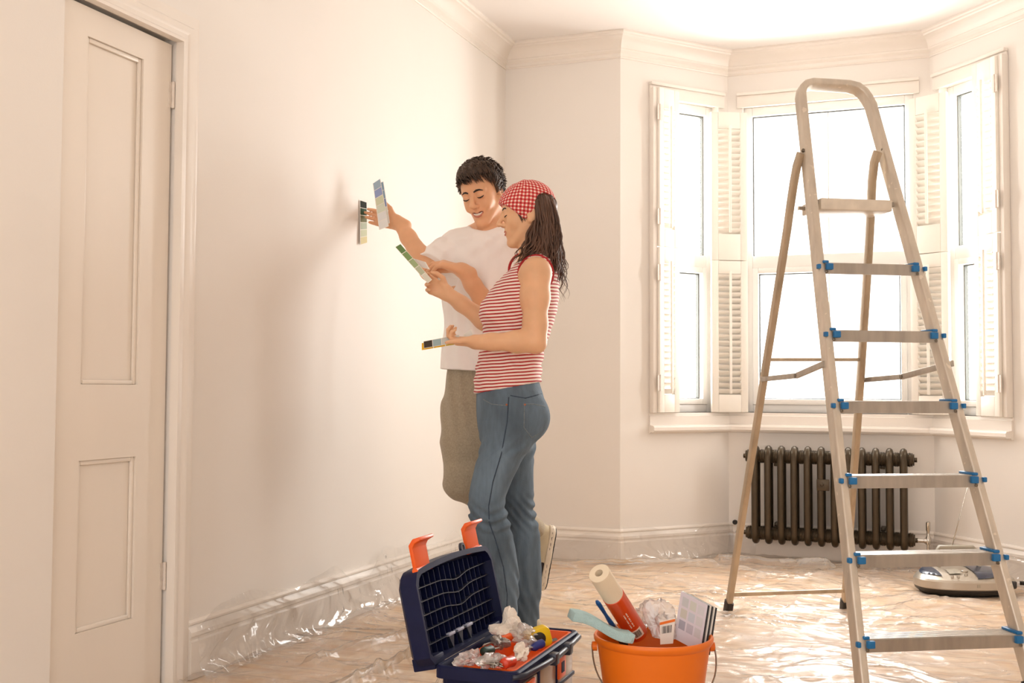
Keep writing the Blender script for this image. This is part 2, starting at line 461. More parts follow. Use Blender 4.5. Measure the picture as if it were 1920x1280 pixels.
# ---- cupboard door in the left wall with two sunk panels
DX = -0.012
def zof(px, py): return on_x(px, py, 0)
U0, U1 = zof(157, 720)[1], zof(264, 720)[1]
PU = (U0, U1, zof(264, 721)[2], zof(279, 112)[2])
PL = (zof(149, 1000)[1], zof(254, 1000)[1], zof(252, 1160)[2], zof(256, 856)[2])
dm = MB()
dm.box((DX - .035, DY0, .006), (DX, PU[0], DZ1)); dm.box((DX - .035, PU[1], .006), (DX, DY1, DZ1))
dm.box((DX - .035, PU[0], PU[3]), (DX, PU[1], DZ1)); dm.box((DX - .035, PU[0], PL[3]), (DX, PU[1], PU[2]))
dm.box((DX - .035, PU[0], .006), (DX, PU[1], PL[2]))
door = struct('door_1', dm, M_DOOR)
for (a, b, z0, z1) in (PU, (PU[0], PU[1], PL[2], PL[3])):
    MB().box((DX - .030, a, z0), (DX - .016, b, z1)).build('door_panel', M_DOOR, door)
    m = MB(); e = .014     # bevelled bead round the panel
    for (y0, y1, q0, q1) in ((a, a + e, z0, z1), (b - e, b, z0, z1), (a + e, b - e, z0, z0 + e), (a + e, b - e, z1 - e, z1)):
        m.box((DX - .016, y0, q0), (DX - .006, y1, q1))
    m.build('panel_bead', M_DOOR, door, bevel=.004)
for z in (on_x(323, 176, 0)[2], on_x(309, 1080, 0)[2]):
    m = MB(); m.box((DX - .002, DY1 - .012, z - .04), (DX + .002, DY1 + .012, z + .04)); m.lathe([(.0055, -.042), (.0055, .042)], (DX + .006, DY1 + .004, z), n=10)
    m.build('hinge', M_HINGE, door, auto=40)
# casing: three-step moulding, upright on the hinge side and head
CP = [(0, 0), (.0, .030), (.010, .030), (.016, .024), (.030, .022), (.040, .026), (.055, .026), (.062, .018), (.085, .016), (.094, .012), (.100, .012), (.100, 0)]
m = MB(); n = len(CP); vs = []
for (yy, zz, sy, sz) in ((DY1 + .006, 0.0, 1, 0), (DY1 + .006, DZ1 + .008, 1, 1), (DY0 - .10, DZ1 + .008, 0, 1)):
    for o, h in CP: vs.append((h + .0005, yy + o * sy, zz + o * sz))
m.add(vs, [(i * n + k, i * n + (k + 1) % n, (i + 1) * n + (k + 1) % n, (i + 1) * n + k) for i in range(2) for k in range(n)] + [tuple(range(n)), tuple(range(3 * n - 1, 2 * n - 1, -1))])
struct('trim_16', m, M_TRIM, auto=25)

# ------------------------------------------------------------------ stepladder
def on_plane(px, py, p0, n):
    r = ray(px, py); return CAM + r * (np.dot(np.asarray(p0) - CAM, n) / np.dot(r, n))
def lerp(a, b, t): return np.asarray(a, float) * (1 - t) + np.asarray(b, float) * t
def rrect(w, h, r=.25, n=3):
    """rounded rectangle profile of half sizes w, h"""
    rr = min(w, h) * r; out = []
    for cx, cy, a0 in ((w - rr, h - rr, 0), (-w + rr, h - rr, 90), (-w + rr, -h + rr, 180), (w - rr, -h + rr, 270)):
        for k in range(n + 1):
            a = math.radians(a0 + 90 * k / n); out.append((cx + rr * math.cos(a), cy + rr * math.sin(a)))
    return out
def sweep(mb, pts, prof, side):
    """sweep profile along pts; profile x follows the fixed vector side"""
    side = np.asarray(side, float); rings = []
    pts = [np.asarray(p, float) for p in pts]
    for i, p in enumerate(pts):
        t = pts[min(i + 1, len(pts) - 1)] - pts[max(i - 1, 0)]; t /= np.linalg.norm(t)
        b = np.cross(t, side); b /= np.linalg.norm(b); a = np.cross(b, t)
        rings.append([p + a * q[0] + b * q[1] for q in prof])
    n = len(prof)
    fs = [(i * n + k, i * n + (k + 1) % n, (i + 1) * n + (k + 1) % n, (i + 1) * n + k) for i in range(len(rings) - 1) for k in range(n)]
    fs += [tuple(range(n - 1, -1, -1)), tuple(range((len(rings) - 1) * n, len(rings) * n))]
    mb.add([q for r in rings for q in r], fs)
M_ALU = mat('brushed_aluminium', srgb(176, 168, 158), rough=0.38, metal=0.85, var=0.14, scale=30, stretch=(1, 1, .2), bump=0.04, bscale=120)
M_ALU2 = mat('worn_aluminium_leg', srgb(186, 168, 144), rough=0.42, metal=0.6, var=0.18, scale=24, stretch=(1, 1, .2))
M_BLUE = mat('blue_plastic_cap', srgb(22, 110, 168), rough=0.4, var=0.08)
M_BLACK = mat('black_rubber', srgb(38, 34, 30), rough=0.6, var=0.15)
M_SCREW = mat('steel_screw', srgb(120, 112, 100), rough=0.3, metal=0.9, var=0.1)
M_PLAT = mat('paint_splashed_platform', srgb(222, 208, 190), rough=0.5, var=0.1, scale=20)
def mottled_alu():
    m = mat('pale_aluminium', srgb(208, 197, 182), rough=0.42, metal=0.55, var=0.10, scale=30, stretch=(1, 1, .2)).copy(); m.name = 'paint_spotted_aluminium'
    nt = m.node_tree; b = nt.nodes['Principled BSDF']; src = b.inputs['Base Color'].links[0].from_socket
    tc = nt.nodes.new('ShaderNodeTexCoord'); n = nt.nodes.new('ShaderNodeTexNoise'); n.inputs['Scale'].default_value = 38; n.inputs['Detail'].default_value = 3
    nt.links.new(tc.outputs['Object'], n.inputs['Vector'])
    mr = nt.nodes.new('ShaderNodeMapRange'); mr.inputs[1].default_value = .66; mr.inputs[2].default_value = .70
    nt.links.new(n.outputs[0], mr.inputs[0])
    mx = nt.nodes.new('ShaderNodeMix'); mx.data_type = 'RGBA'; mx.inputs[7].default_value = srgb(226, 214, 198)
    nt.links.new(mr.outputs[0], mx.inputs[0]); nt.links.new(src, mx.inputs[6]); nt.links.new(mx.outputs[2], b.inputs['Base Color'])
    return m
M_ALUS = mottled_alu()

ANG = math.radians(30); LU = np.array([math.cos(ANG), math.sin(ANG), 0]); LV = np.array([LU[1], -LU[0], 0]); Z = np.array([0, 0, 1.0])
LC0 = np.array([2.034, 3.898, 1.348]); STEP = LV * .083 - Z * .23
def tread_c(i): return LC0 + STEP * i
ladder = thing('stepladder', 'tall aluminium stepladder with blue step caps standing before the bay', 'ladder', (1.95, 4.1, 0), 0)
fn = np.cross(LU, STEP); fn /= np.linalg.norm(fn)
fp0 = LC0 - LV * .035
def fpt(px, py): return on_plane(px, py, fp0, fn)
la, lb = fpt(1503, 200), fpt(1613, 1250); ra, rb = fpt(1633, 200), fpt(1887, 1110)
def to_floor(a, b): t = a[2] / (a[2] - b[2]); return lerp(a, b, t)
lf, rf = to_floor(la, lb), to_floor(ra, rb)
path = [lf + Z * .001] + [lerp(lf, la, t) for t in (.25, .5, .75)] + [la]
corner = [(1501, 180), (1503, 168), (1510, 161), (1522, 158), (1560, 160), (1590, 162), (1606, 166), (1618, 175), (1627, 188)]
path += [fpt(*c) for c in corner] + [ra] + [lerp(ra, rf, t) for t in (.25, .5, .75)] + [rf + Z * .001]
m = MB(); sweep(m, path, rrect(.026, .0135, .5), fn)
m.build('front_frame', M_ALUS, ladder, auto=50)
# rear legs
F1, F2 = on_z(1364, 1150), on_z(1583, 1146)
hl, hr = fpt(1503, 286), fpt(1652, 284)
rn = np.cross(F2 - F1, hl - F1); rn /= np.linalg.norm(rn)
def rpt(px, py): return on_plane(px, py, F1, rn)
for pts in ([(1502, 287), (1494, 312), (1488, 345), (1482, 385), (1476, 430), (1437, 680), (1400, 915)], [(1646, 284), (1639, 305), (1635, 340), (1633, 390), (1630, 450), (1614, 700), (1598, 930)]):
    f = F1 if pts[0][0] < 1600 else F2
    m = MB(); sweep(m, [rpt(*p) for p in pts] + [lerp(rpt(*pts[-1]), f, .93)], rrect(.017, .011, .4), rn)
    m.build('rear_leg', M_ALU2, ladder, auto=50)
    q = rpt(*pts[-1]); m = MB(); sweep(m, [lerp(q, f, .90), lerp(q, f, 1.0) + Z * .002], rrect(.021, .015, .4), rn)
    m.build('rubber_foot', M_BLACK, ladder, auto=50)
for f in (lf, rf):
    a = la if f is lf else ra
    m = MB(); sweep(m, [lerp(f, a, .035), f + Z * .002], rrect(.030, .018, .4), fn); m.build('rubber_foot', M_BLACK, ladder, auto=50)
def rod(name, pts, w, h, mt, side=Z):
    m = MB(); sweep(m, pts, rrect(w, h, .4), side); return m.build(name, mt, ladder, auto=50)
rod('cross_bar', [rpt(1444, 674), rpt(1612, 674)], .006, .006, M_ALU2)
rod('cross_bar', [rpt(1374, 1114), rpt(1584, 1107)], .008, .008, M_ALU2)
for a, mid, b in ((rpt(1427, 711), (1494, 704), fpt(1545, 682)), (rpt(1621, 712), (1692, 706), fpt(1786, 681))):
    d = lerp(a, b, .55); k = (d - CAM) @ _fw; mm = at(mid[0], mid[1], k)
    rod('folding_stay', [a, mm], .009, .004, M_ALU); rod('folding_stay', [mm, b], .010, .005, M_ALU)
    m = MB(); m.lathe([(.008, -.008), (.008, .008)], mm, LU, n=12); m.build('pivot', M_SCREW, ladder, auto=40)
for p in (hl, hr):
    m = MB(); m.lathe([(.006, -.004), (.006, .004)], p + fn * (.014 if fn @ LV > 0 else -.014), fn, n=12); m.build('rivet', M_SCREW, ladder, auto=40)
# treads
tread_prof = [(0, 0), (0, -.036), (.004, -.036), (.004, -.006), (.078, -.006), (.078, -.022), (.082, -.022), (.082, 0)]
for g in range(6): tread_prof += [(.080 - g * .013, .0), (.078 - g * .013, .0025), (.073 - g * .013, .0025), (.071 - g * .013, 0)]
tread_prof += [(.004, 0), (.002, .001)]
sdir = la - lf; sdir /= np.linalg.norm(sdir)
def line_at_z(a, b, z): t = (z - a[2]) / (b[2] - a[2]); return lerp(a, b, t)
for i in range(6):
    c = tread_c(i); z = c[2]
    L, R = line_at_z(lf, la, z), line_at_z(rf, ra, z)
    hwL = (c - L) @ LU - .010; hwR = (R - c) @ LU - .010
    m = MB(); m.prism(tread_prof, c - LU * hwL, -LV, Z, LU, hwL + hwR); m.build('tread', M_ALU, ladder, auto=30)
    for sgn, hw in ((-1, hwL), (1, hwR)):
        e = c + LU * hw * sgn
        m = MB()
        m.obox(e - LU * sgn * .012 + LV * .004 - Z * .012, LU, LV, Z, (.012, .008, .011))
        m.obox(e + LU * sgn * .024 + LV * .000 - Z * .012, LU, LV, Z, (.006, .009, .008))
        m.obox(e - LU * sgn * .004 - LV * .042 + Z * .005, LU, LV, Z, (.010, .040, .005))
        m.build('end_cap', M_BLUE, ladder, bevel=.003)
        m = MB(); m.lathe([(.005, 0), (.005, .003), (.003, .004)], e - LU * sgn * .004 - Z * .029 + LV * .0, LV, n=12); m.build('screw', M_SCREW, ladder, auto=40)
# top platform spanning from the front frame to the rear legs
zt = 1.578; Lp, Rp = line_at_z(lf, la, zt), line_at_z(rf, ra, zt)
q0, q1 = rpt(1490, 405), rpt(1632, 405)
pc = (Lp + Rp) / 2 + LV * .02; back = (q0 + q1) / 2; dp = (pc - back) @ LV
m = MB(); m.obox(pc - LV * (dp / 2) - Z * .012, LU, LV, Z, (.132, dp / 2 - .005, .020)); m.build('platform', M_PLAT, ladder, bevel=.005)
rod('cross_bar', [pc - LU * .15 - LV * .03 - Z * .004, pc + LU * .15 - LV * .03 - Z * .004], .008, .008, M_ALU)
bz = pc - LV * (dp - .03) - Z * .008
rod('cross_bar', [bz - LU * .155, bz + LU * .12], .007, .007, M_ALU)

# ------------------------------------------------------------------ column radiator under the middle window
M_BRONZE = mat('dark_bronze_enamel', srgb(78, 66, 50), rough=0.34, metal=0.55, var=0.12, scale=20, bump=0.02, bscale=80)
M_CHROME = mat('chrome', srgb(205, 200, 192), rough=0.12, metal=1.0, var=0.04)
RY, RZ0, RZ1 = 6.165, .095, .622
rad = thing('column_radiator', 'dark bronze cast column radiator under the middle bay window', 'radiator', (1.69, RY, 0))
def stadium():
    r = .040; p = []
    for k in range(13): a = math.pi * k / 12; p.append((0, -r * math.cos(a), RZ1 - .016 - r + r * math.sin(a)))
    for k in range(13): a = math.pi * k / 12; p.append((0, r * math.cos(a), RZ0 + .016 + r - r * math.sin(a)))
    p.append(p[0]); return p
PITCHR = .0693; sec = None
for k in range(12):
    x = 1.313 + PITCHR * k
    if sec is None:
        m = MB(); pts = stadium(); rings = []
        ns = 10
        cen = np.array([0, 0, (RZ0 + RZ1) / 2])
        for i, p in enumerate(pts[:-1]):
            p = np.array(p); q = np.array(pts[i + 1]); o = np.array(pts[i - 1]) if i else np.array(pts[-2])
            t = q - o; t /= np.linalg.norm(t); nn = np.array([0, t[2], -t[1]])
            rings.append([p + np.array([1, 0, 0]) * .0190 * math.cos(2 * math.pi * j / ns) + nn * .020 * math.sin(2 * math.pi * j / ns) for j in range(ns)])
        nr = len(rings)
        m.add([q for r in rings for q in r], [(i * ns + j, i * ns + (j + 1) % ns, ((i + 1) % nr) * ns + (j + 1) % ns, ((i + 1) % nr) * ns + j) for i in range(nr) for j in range(ns)])
        h = PITCHR / 2
        for zc in (RZ1 - .056, RZ0 + .056):
            m.lathe([(.026, -h), (.036, -h), (.038, -h + .004), (.036, -h + .008), (.034, -h * .5), (.034, h * .5), (.036, h - .008), (.038, h - .004), (.036, h), (.026, h)], (0, 0, zc), (1, 0, 0), n=20)
        sec = m.build('radiator_section', M_BRONZE, rad, world=False, auto=50); sec.matrix_local = Matrix.Translation((x - 1.69, 0, 0))
    else: copy_part(sec, rad, Matrix.Translation((x - 1.69, 0, 0)))
xe = 1.313 + PITCHR * 11.5; xs = 1.313 - PITCHR * .5
for (x, zc, d) in ((xe, RZ1 - .056, 1), (xe, RZ0 + .056, 1), (xs, RZ1 - .056, -1), (xs, RZ0 + .056, -1)):
    m = MB(); m.lathe([(.034, 0), (.036, .008), (.030, .012), (.030, .018), (.014, .019)], (x, RY, zc), (d, 0, 0), n=20)
    m.lathe([(.012, .019), (.012, .032)], (x, RY, zc), (d, 0, 0), n=4); m.build('end_plug', M_BRONZE, rad, auto=40)
for x in (xs + .14, xe - .14):
    for zz in (RZ0 + .10, RZ1 - .10): MB().box((x - .012, RY + .030, zz - .01), (x + .012, PB[1] - .0005, zz + .01)).build('wall_bracket', M_BRONZE, rad, bevel=.002)
m = MB(); m.box((1.64, RY - .062, .395), (1.705, RY - .050, .455)); m.lathe([(.012, 0), (.009, .006)], (1.668, RY - .062, .428), (0, -1, 0), n=12); m.build('name_plate', M_BRONZE, rad, bevel=.003)
vx = xe + .062; vz = RZ0 + .056
m = MB(); m.lathe([(.010, 0), (.010, .03), (.014, .032), (.014, .045)], (xe + .03, RY, vz), (1, 0, 0), n=14)
m.lathe([(.008, -.15), (.008, -.02), (.013, -.018), (.015, 0), (.012, .02), (.008, .025), (.008, .05), (.011, .055), (.011, .095), (.005, .10)], (vx + .02, RY, vz), n=14)
m.build('valve', M_CHROME, rad, auto=40)
m = MB(); m.lathe([(.008, -.02), (.010, 0), (.012, .012), (.006, .03)], (xs - .045, RY, vz), (-1, 0, 0), n=12); m.lathe([(.007, -.15), (.007, 0)], (xs - .055, RY, vz), n=12); m.build('lockshield_valve', M_CHROME, rad, auto=40)
pk = on_plane(1379, 978, (*PB, 0), np.array([SM.n[0], SM.n[1], 0]))
bolt = MB(); bolt.lathe([(.006, 0), (.012, .004), (.014, .02), (.010, .034)], pk, (0, -1, 0), n=14); bolt.lathe([(.005, -.001), (.005, .004)], pk, (0, -1, 0), n=8)
o = bolt.build('pipe_plug', M_BLACK, None, auto=40); tag(o, 'small black plug on the bay wall left of the radiator', 'plug')

# ------------------------------------------------------------------ portable radio on the floor
M_RDARK = mat('charcoal_plastic', srgb(48, 44, 40), rough=0.45, var=0.1)
M_RSILV = mat('silver_plastic', srgb(196, 186, 172), rough=0.28, metal=0.5, var=0.05)
M_RNAVY = mat('smoked_navy_plastic', srgb(62, 68, 86), rough=0.22, var=0.08, spec=0.6)
M_RGREY = mat('grey_plastic', srgb(176, 168, 152), rough=0.4, var=0.05)
rr_ = np.array([math.cos(YAW), math.sin(YAW)])
RADC = (2.345, 5.545)
radio = thing('portable_radio', 'silver and navy portable radio with raised handle and aerial on the floor', 'radio', (*RADC, 0), math.atan2(rr_[1], rr_[0]))
def plan(a, b, n=48, e=2.4):
    return [(a * np.sign(math.cos(t)) * abs(math.cos(t)) ** (2 / e), b * np.sign(math.sin(t)) * abs(math.sin(t)) ** (2 / e)) for t in (2 * math.pi * k / n for k in range(n))]
def rings(name, levels, mt, cap=(True, True), e=2.4):
    m = MB(); n = 48; vs = []
    for a, b, z, *tl in levels: vs += [(x, y, z + (tl[0] * y if tl else 0)) for x, y in plan(a, b, n, e)]
    fs = [(i * n + k, i * n + (k + 1) % n, (i + 1) * n + (k + 1) % n, (i + 1) * n + k) for i in range(len(levels) - 1) for k in range(n)]
    if cap[0]: fs.append(tuple(range(n - 1, -1, -1)))
    if cap[1]: fs.append(tuple(range((len(levels) - 1) * n, len(levels) * n)))
    m.add(vs, fs); return m.build(name, mt, radio, world=False, auto=35)
rings('base', [(.17, .10, .002), (.195, .125, .006), (.215, .142, .022), (.219, .146, .034)], M_RDARK)
rings('front_band', [(.219, .146, .034), (.222, .149, .038), (.221, .148, .068), (.214, .141, .076)], M_RSILV)
rings('top_shell', [(.214, .141, .076), (.208, .135, .082, .04), (.19, .118, .098, .08), (.12, .075, .110, .08), (.03, .02, .113, .08)], M_RSILV)
m = MB()
def top_z(x, y): r = min(1, (abs(x / .208) ** 2.4 + abs(y / .135) ** 2.4) ** (1 / 2.4)); return float(np.interp(r, [.144, .577, .89, 1.0], [.113, .110, .098, .082])) + .08 * y
def patch(m, x0, x1, y0, y1, lift, n=14):
    vs = []; ok = {}
    for i in range(n + 1):
        for j in range(n + 1):
            x = x0 + (x1 - x0) * i / n; y = y0 + (y1 - y0) * j / n
            r = math.hypot(x / .200, y / .128)
            if r > 1: x, y = x / r, y / r
            ok[i, j] = len(vs); vs.append((x, y, top_z(x, y) + lift + .002))
    m.add(vs, [(ok[i, j], ok[i + 1, j], ok[i + 1, j + 1], ok[i, j + 1]) for i in range(n) for j in range(n)])
patch(m, .015, .21, -.14, .09, .002); m.build('cd_lid', M_RNAVY, radio, world=False, auto=60)
m = MB(); patch(m, -.21, -.135, -.13, .12, .002); m.build('speaker_cover', M_RNAVY, radio, world=False, auto=60)
m = MB(); patch(m, -.10, -.045, -.09, -.03, .003); m.build('display', M_RGREY, radio, world=False, auto=60)
for (x, y, r) in ((-.022, -.062, .015), (-.030, -.098, .008), (-.095, -.108, .007), (-.07, -.112, .006)):
    MB().lathe([(r, -.004), (r, .005), (r * .8, .007)], (x, y, top_z(x, y)), n=16).build('button', M_RSILV, radio, world=False, auto=40)
m = MB(); sweep(m, [(-.105, .02, .07), (-.100, .055, .185), (-.088, .06, .200), (.07, .06, .200), (.082, .055, .185), (.088, .02, .07)], rrect(.011, .008, .6), (0, 1, .2)); m.build('handle', M_RGREY, radio, world=False, auto=50)
hd = np.array([-.045, .10, .08]); m = MB()
m.tube([hd, hd + np.array([.075, .0, .27]), hd + np.array([.145, .0, .52])], [.0028, .0022, .0014], n=8); m.lathe([(.0045, -.006), (.0045, .006)], hd + np.array([.145, 0, .52]), n=8)
m.build('aerial', M_CHROME, radio, world=False, smooth=True)
m = MB(); m.obox((.168, -.100, .055), (.85, -.5, 0), (.5, .85, 0), (0, 0, 1), (.028, .012, .016)); m.build('socket', M_RDARK, radio, world=False, bevel=.005)
m = MB(); m.box((-.0, -.1505, .048), (.014, -.148, .062)); m.build('badge', M_RGREY, radio, world=False)
cord = MB(); w0 = np.array([RADC[0] + .245, RADC[1] + .03, .055]); pts = []
for k in range(25):
    t = k / 24; pts.append(w0 + np.array([.02 + .50 * t, -.16 * t + .05 * math.sin(3 * t), max(.007, .02 + .05 * math.sin(math.pi * min(1, t * 2.2)) * (1 - t)) - .0]))
cord.tube(pts, .0035, n=8); cord.obox(w0 + np.array([.008, 0, .0]), (1, 0, 0), (0, 1, 0), (0, 0, 1), (.016, .008, .008))
o = cord.build('power_cord', M_BLACK, None, smooth=True); tag(o, 'black power cord trailing right from the radio along the floor', 'cord')

# ------------------------------------------------------------------ clear plastic dust sheet over floor and skirting
def vnoise(nx, ny, cx, cy, seed):
    """smooth value noise sampled on an nx x ny grid with cx x cy cells"""
    g = np.random.default_rng(seed).random((cx + 3, cy + 3))
    u = np.linspace(0, cx, nx); v = np.linspace(0, cy, ny)
    i = u.astype(int); j = v.astype(int); fu = u - i; fv = v - j
    fu = fu * fu * (3 - 2 * fu); fv = fv * fv * (3 - 2 * fv)
    a = g[np.ix_(i, j)]; b = g[np.ix_(i + 1, j)]; c_ = g[np.ix_(i, j + 1)]; d = g[np.ix_(i + 1, j + 1)]
    fu = fu[:, None]; fv = fv[None, :]
    return (a * (1 - fu) + b * fu) * (1 - fv) + (c_ * (1 - fu) + d * fu) * fv
def fold_noise(X, Y, ang, lx, ly, seed, warp):
    """ridged folds running along direction ang, sampled by bilinear lookup"""
    g = np.random.default_rng(seed).random((64, 64))
    c_, s = math.cos(ang), math.sin(ang)
    u = (X * c_ + Y * s + warp * .35) / lx; v = (-X * s + Y * c_ + warp) / ly
    i = np.floor(u).astype(int); j = np.floor(v).astype(int); fu = u - i; fv = v - j
    fu = fu * fu * (3 - 2 * fu); fv = fv * fv * (3 - 2 * fv)
    q = lambda a, b: g[a % 64, b % 64]
    n = (q(i, j) * (1 - fu) + q(i + 1, j) * fu) * (1 - fv) + (q(i, j + 1) * (1 - fu) + q(i + 1, j + 1) * fu) * fv
    return 1 - np.abs(2 * n - 1)
M_SHEET = clear_mat('clear_polythene', tint=(0.99, 0.985, 0.98), gloss=0.04, rough=0.20, haze=0.23, haze_col=(0.99, 0.965, 0.945), blend=0.10, hazy_noise=0.14)
M_FILM = clear_mat('thin_clear_film', tint=(0.99, 0.985, 0.98), gloss=0.07, rough=0.10, haze=0.08, haze_col=(0.97, 0.94, 0.91), blend=0.10)
def sheet():
    x0, x1, y0, y1 = 0.03, 3.40, 1.75, 6.25
    nx, ny = 420, 520
    xs = np.linspace(x0, x1, nx); ys = np.linspace(y0, y1, ny); X, Y = np.meshgrid(xs, ys, indexing='ij')
    wp = (vnoise(nx, ny, 9, 12, 3) - .5) * .55 + (vnoise(nx, ny, 24, 30, 4) - .5) * .16
    H = .016 * fold_noise(X, Y, .15, .95, .16, 11, wp) ** 3 + .010 * fold_noise(X, Y, -.5, .5, .085, 12, wp * .8) ** 3
    H += .007 * fold_noise(X, Y, .9, .35, .05, 13, wp) ** 2 + .004 * fold_noise(X, Y, .1, .2, .024, 14, wp * .5) ** 2
    H += .0022 * fold_noise(X, Y, 1.9, .12, .016, 15, wp * .4)
    H *= .35 + .95 * vnoise(nx, ny, 7, 9, 21)
    # raised rucks, e.g. the long fold running from the left wall towards the toolbox
    def ruck(a, b, w_, h):
        a = np.array(a); b = np.array(b); d = b - a; L = np.linalg.norm(d); d = d / L
        t = np.clip((X - a[0]) * d[0] + (Y - a[1]) * d[1], 0, L); px = a[0] + d[0] * t; py = a[1] + d[1] * t
        r = np.hypot(X - px, Y - py) + wp * .02
        return h * np.exp(-(r / w_) ** 2)
    H += ruck((.55, 2.75), (.62, 3.62), .018, .050) + ruck((.86, 2.9), (.78, 3.7), .020, .045) + ruck((.30, 3.2), (.48, 4.1), .016, .03) + ruck((.35, 5.45), (1.15, 5.75), .03, .03) + ruck((1.15, 5.98), (1.7, 6.0), .03, .035)
    # keep clear of the feet and bases that press it flat
    Zh = .0035 + H
    for (cx, cy, r) in SHEET_PRESS:
        d = np.hypot(X - cx, Y - cy); Zh = np.where(d < r + .05, .0025 + (Zh - .0025) * np.clip((d - r) / .05, 0, 1), Zh)
    P = np.stack([X, Y, Zh], -1)
    # bay outline: pull points that fall outside the room back onto the skirting face and let them climb it
    keep = np.ones((nx, ny), bool)
    def inside(px, py):
        q = (py < YB - .03) | ((px > PA[0]) & (px < PD[0]))
        lft = (px - PA[0]) * SL.n[0] + (py - PA[1]) * SL.n[1]; rgt = (px - PC[0]) * SR.n[0] + (py - PC[1]) * SR.n[1]
        return q & ((lft > .03) | (py < YB - .03)) & ((rgt > .03) | (py < YB - .03)) & (py < PB[1] - .03)
    keep = inside(X, Y)
    idx = np.full((nx, ny), -1); idx[keep] = np.arange(keep.sum())
    V = P[keep]
    a, b, c_, d = idx[:-1, :-1], idx[1:, :-1], idx[1:, 1:], idx[:-1, 1:]
    ok = (a >= 0) & (b >= 0) & (c_ >= 0) & (d >= 0)
    Fc = np.stack([a[ok], b[ok], c_[ok], d[ok]], -1)
    me = bpy.data.meshes.new('plastic_dust_sheet'); me.from_pydata(V.tolist(), [], Fc.tolist()); me.materials.append(M_SHEET)
    me.polygons.foreach_set('use_smooth', [True] * len(me.polygons))
    o = link('plastic_dust_sheet', me); tag(o, 'crinkled clear plastic dust sheet spread over the wooden floor', 'dust sheet')
    return o
# each strip of film pressed against the skirting is a part of the sheet
def upturn(parent, p, q, top, seed, amp=.009):
    sg = Seg(p, q); nt = max(12, int(sg.L / .012)); nz = 30
    T, S = np.meshgrid(np.linspace(0, sg.L, nt), np.linspace(0, 1, nz), indexing='ij')
    wp = (vnoise(nt, nz, max(2, int(sg.L * 4)), 3, seed) - .5) * .4
    hgt = top * (.72 + .5 * vnoise(nt, 2, max(2, int(sg.L * 7)), 1, seed + 1)[:, :1])
    foot = .05 * (1 - S) ** 3
    rp = fold_noise(T, S * .2, 1.25, .25, .03, seed + 2, wp * .3) ** 2 * amp + fold_noise(T, S * .2, 1.9, .2, .055, seed + 3, wp * .5) ** 3 * amp * 1.3
    O = .027 + foot + rp * (.35 + .65 * np.sin(np.pi * np.clip(S, 0, 1)) ** .5)
    Zz = .006 + S ** 1.2 * hgt
    V = np.stack([sg.p[0] + sg.d[0] * T + sg.n[0] * O, sg.p[1] + sg.d[1] * T + sg.n[1] * O, Zz], -1).reshape(-1, 3)
    idx = np.arange(nt * nz).reshape(nt, nz)
    Fc = np.stack([idx[:-1, :-1], idx[1:, :-1], idx[1:, 1:], idx[:-1, 1:]], -1).reshape(-1, 4)
    me = bpy.data.meshes.new('film_upturn'); me.from_pydata(V.tolist(), [], Fc.tolist()); me.materials.append(M_FILM)
    me.polygons.foreach_set('use_smooth', [True] * len(me.polygons))
    return link('film_upturn', me, parent)
SHEET_PRESS = [(1.18, 2.62, .16), (1.18, 2.88, .16), (RADC[0], RADC[1], .2), (1.41, 4.65, .03), (1.86, 4.88, .03), (lf[0], lf[1], .04), (rf[0], rf[1], .04), (0.724, 3.83, .20), (0.68, 4.30, .17), (1.47, 2.83, .13)]
sh = sheet()
upturn(sh, (0, 2.965), (0, YB - .03), .20, 31)
upturn(sh, (0.03, YB), PA, .15, 41)
upturn(sh, PA, PB, .19, 51)
upturn(sh, (PB[0], PB[1]), (1.30, PB[1]), .12, 61)
upturn(sh, PC, PD, .13, 71)

# ------------------------------------------------------------------ organic surfaces: distance fields -> one continuous mesh
RH = np.array([math.cos(YAW), math.sin(YAW), 0.0]); FH = np.array([-math.sin(YAW), math.cos(YAW), 0.0])
def P(px, py, v):
    """photo point at ground distance v -> (u across, v away, z up)"""
    r = ray(px, py); k = v / (r @ FH)
    return np.array([k * (r @ RH), v, CAM[2] + k * r[2]])
def uvz_matrix(u, v):
    o = CAM + RH * u + FH * v; o[2] = 0
    return Matrix.Translation(Vector(o)) @ Matrix.Rotation(YAW, 4, 'Z')
def unit(a): a = np.asarray(a, float); return a / np.linalg.norm(a)

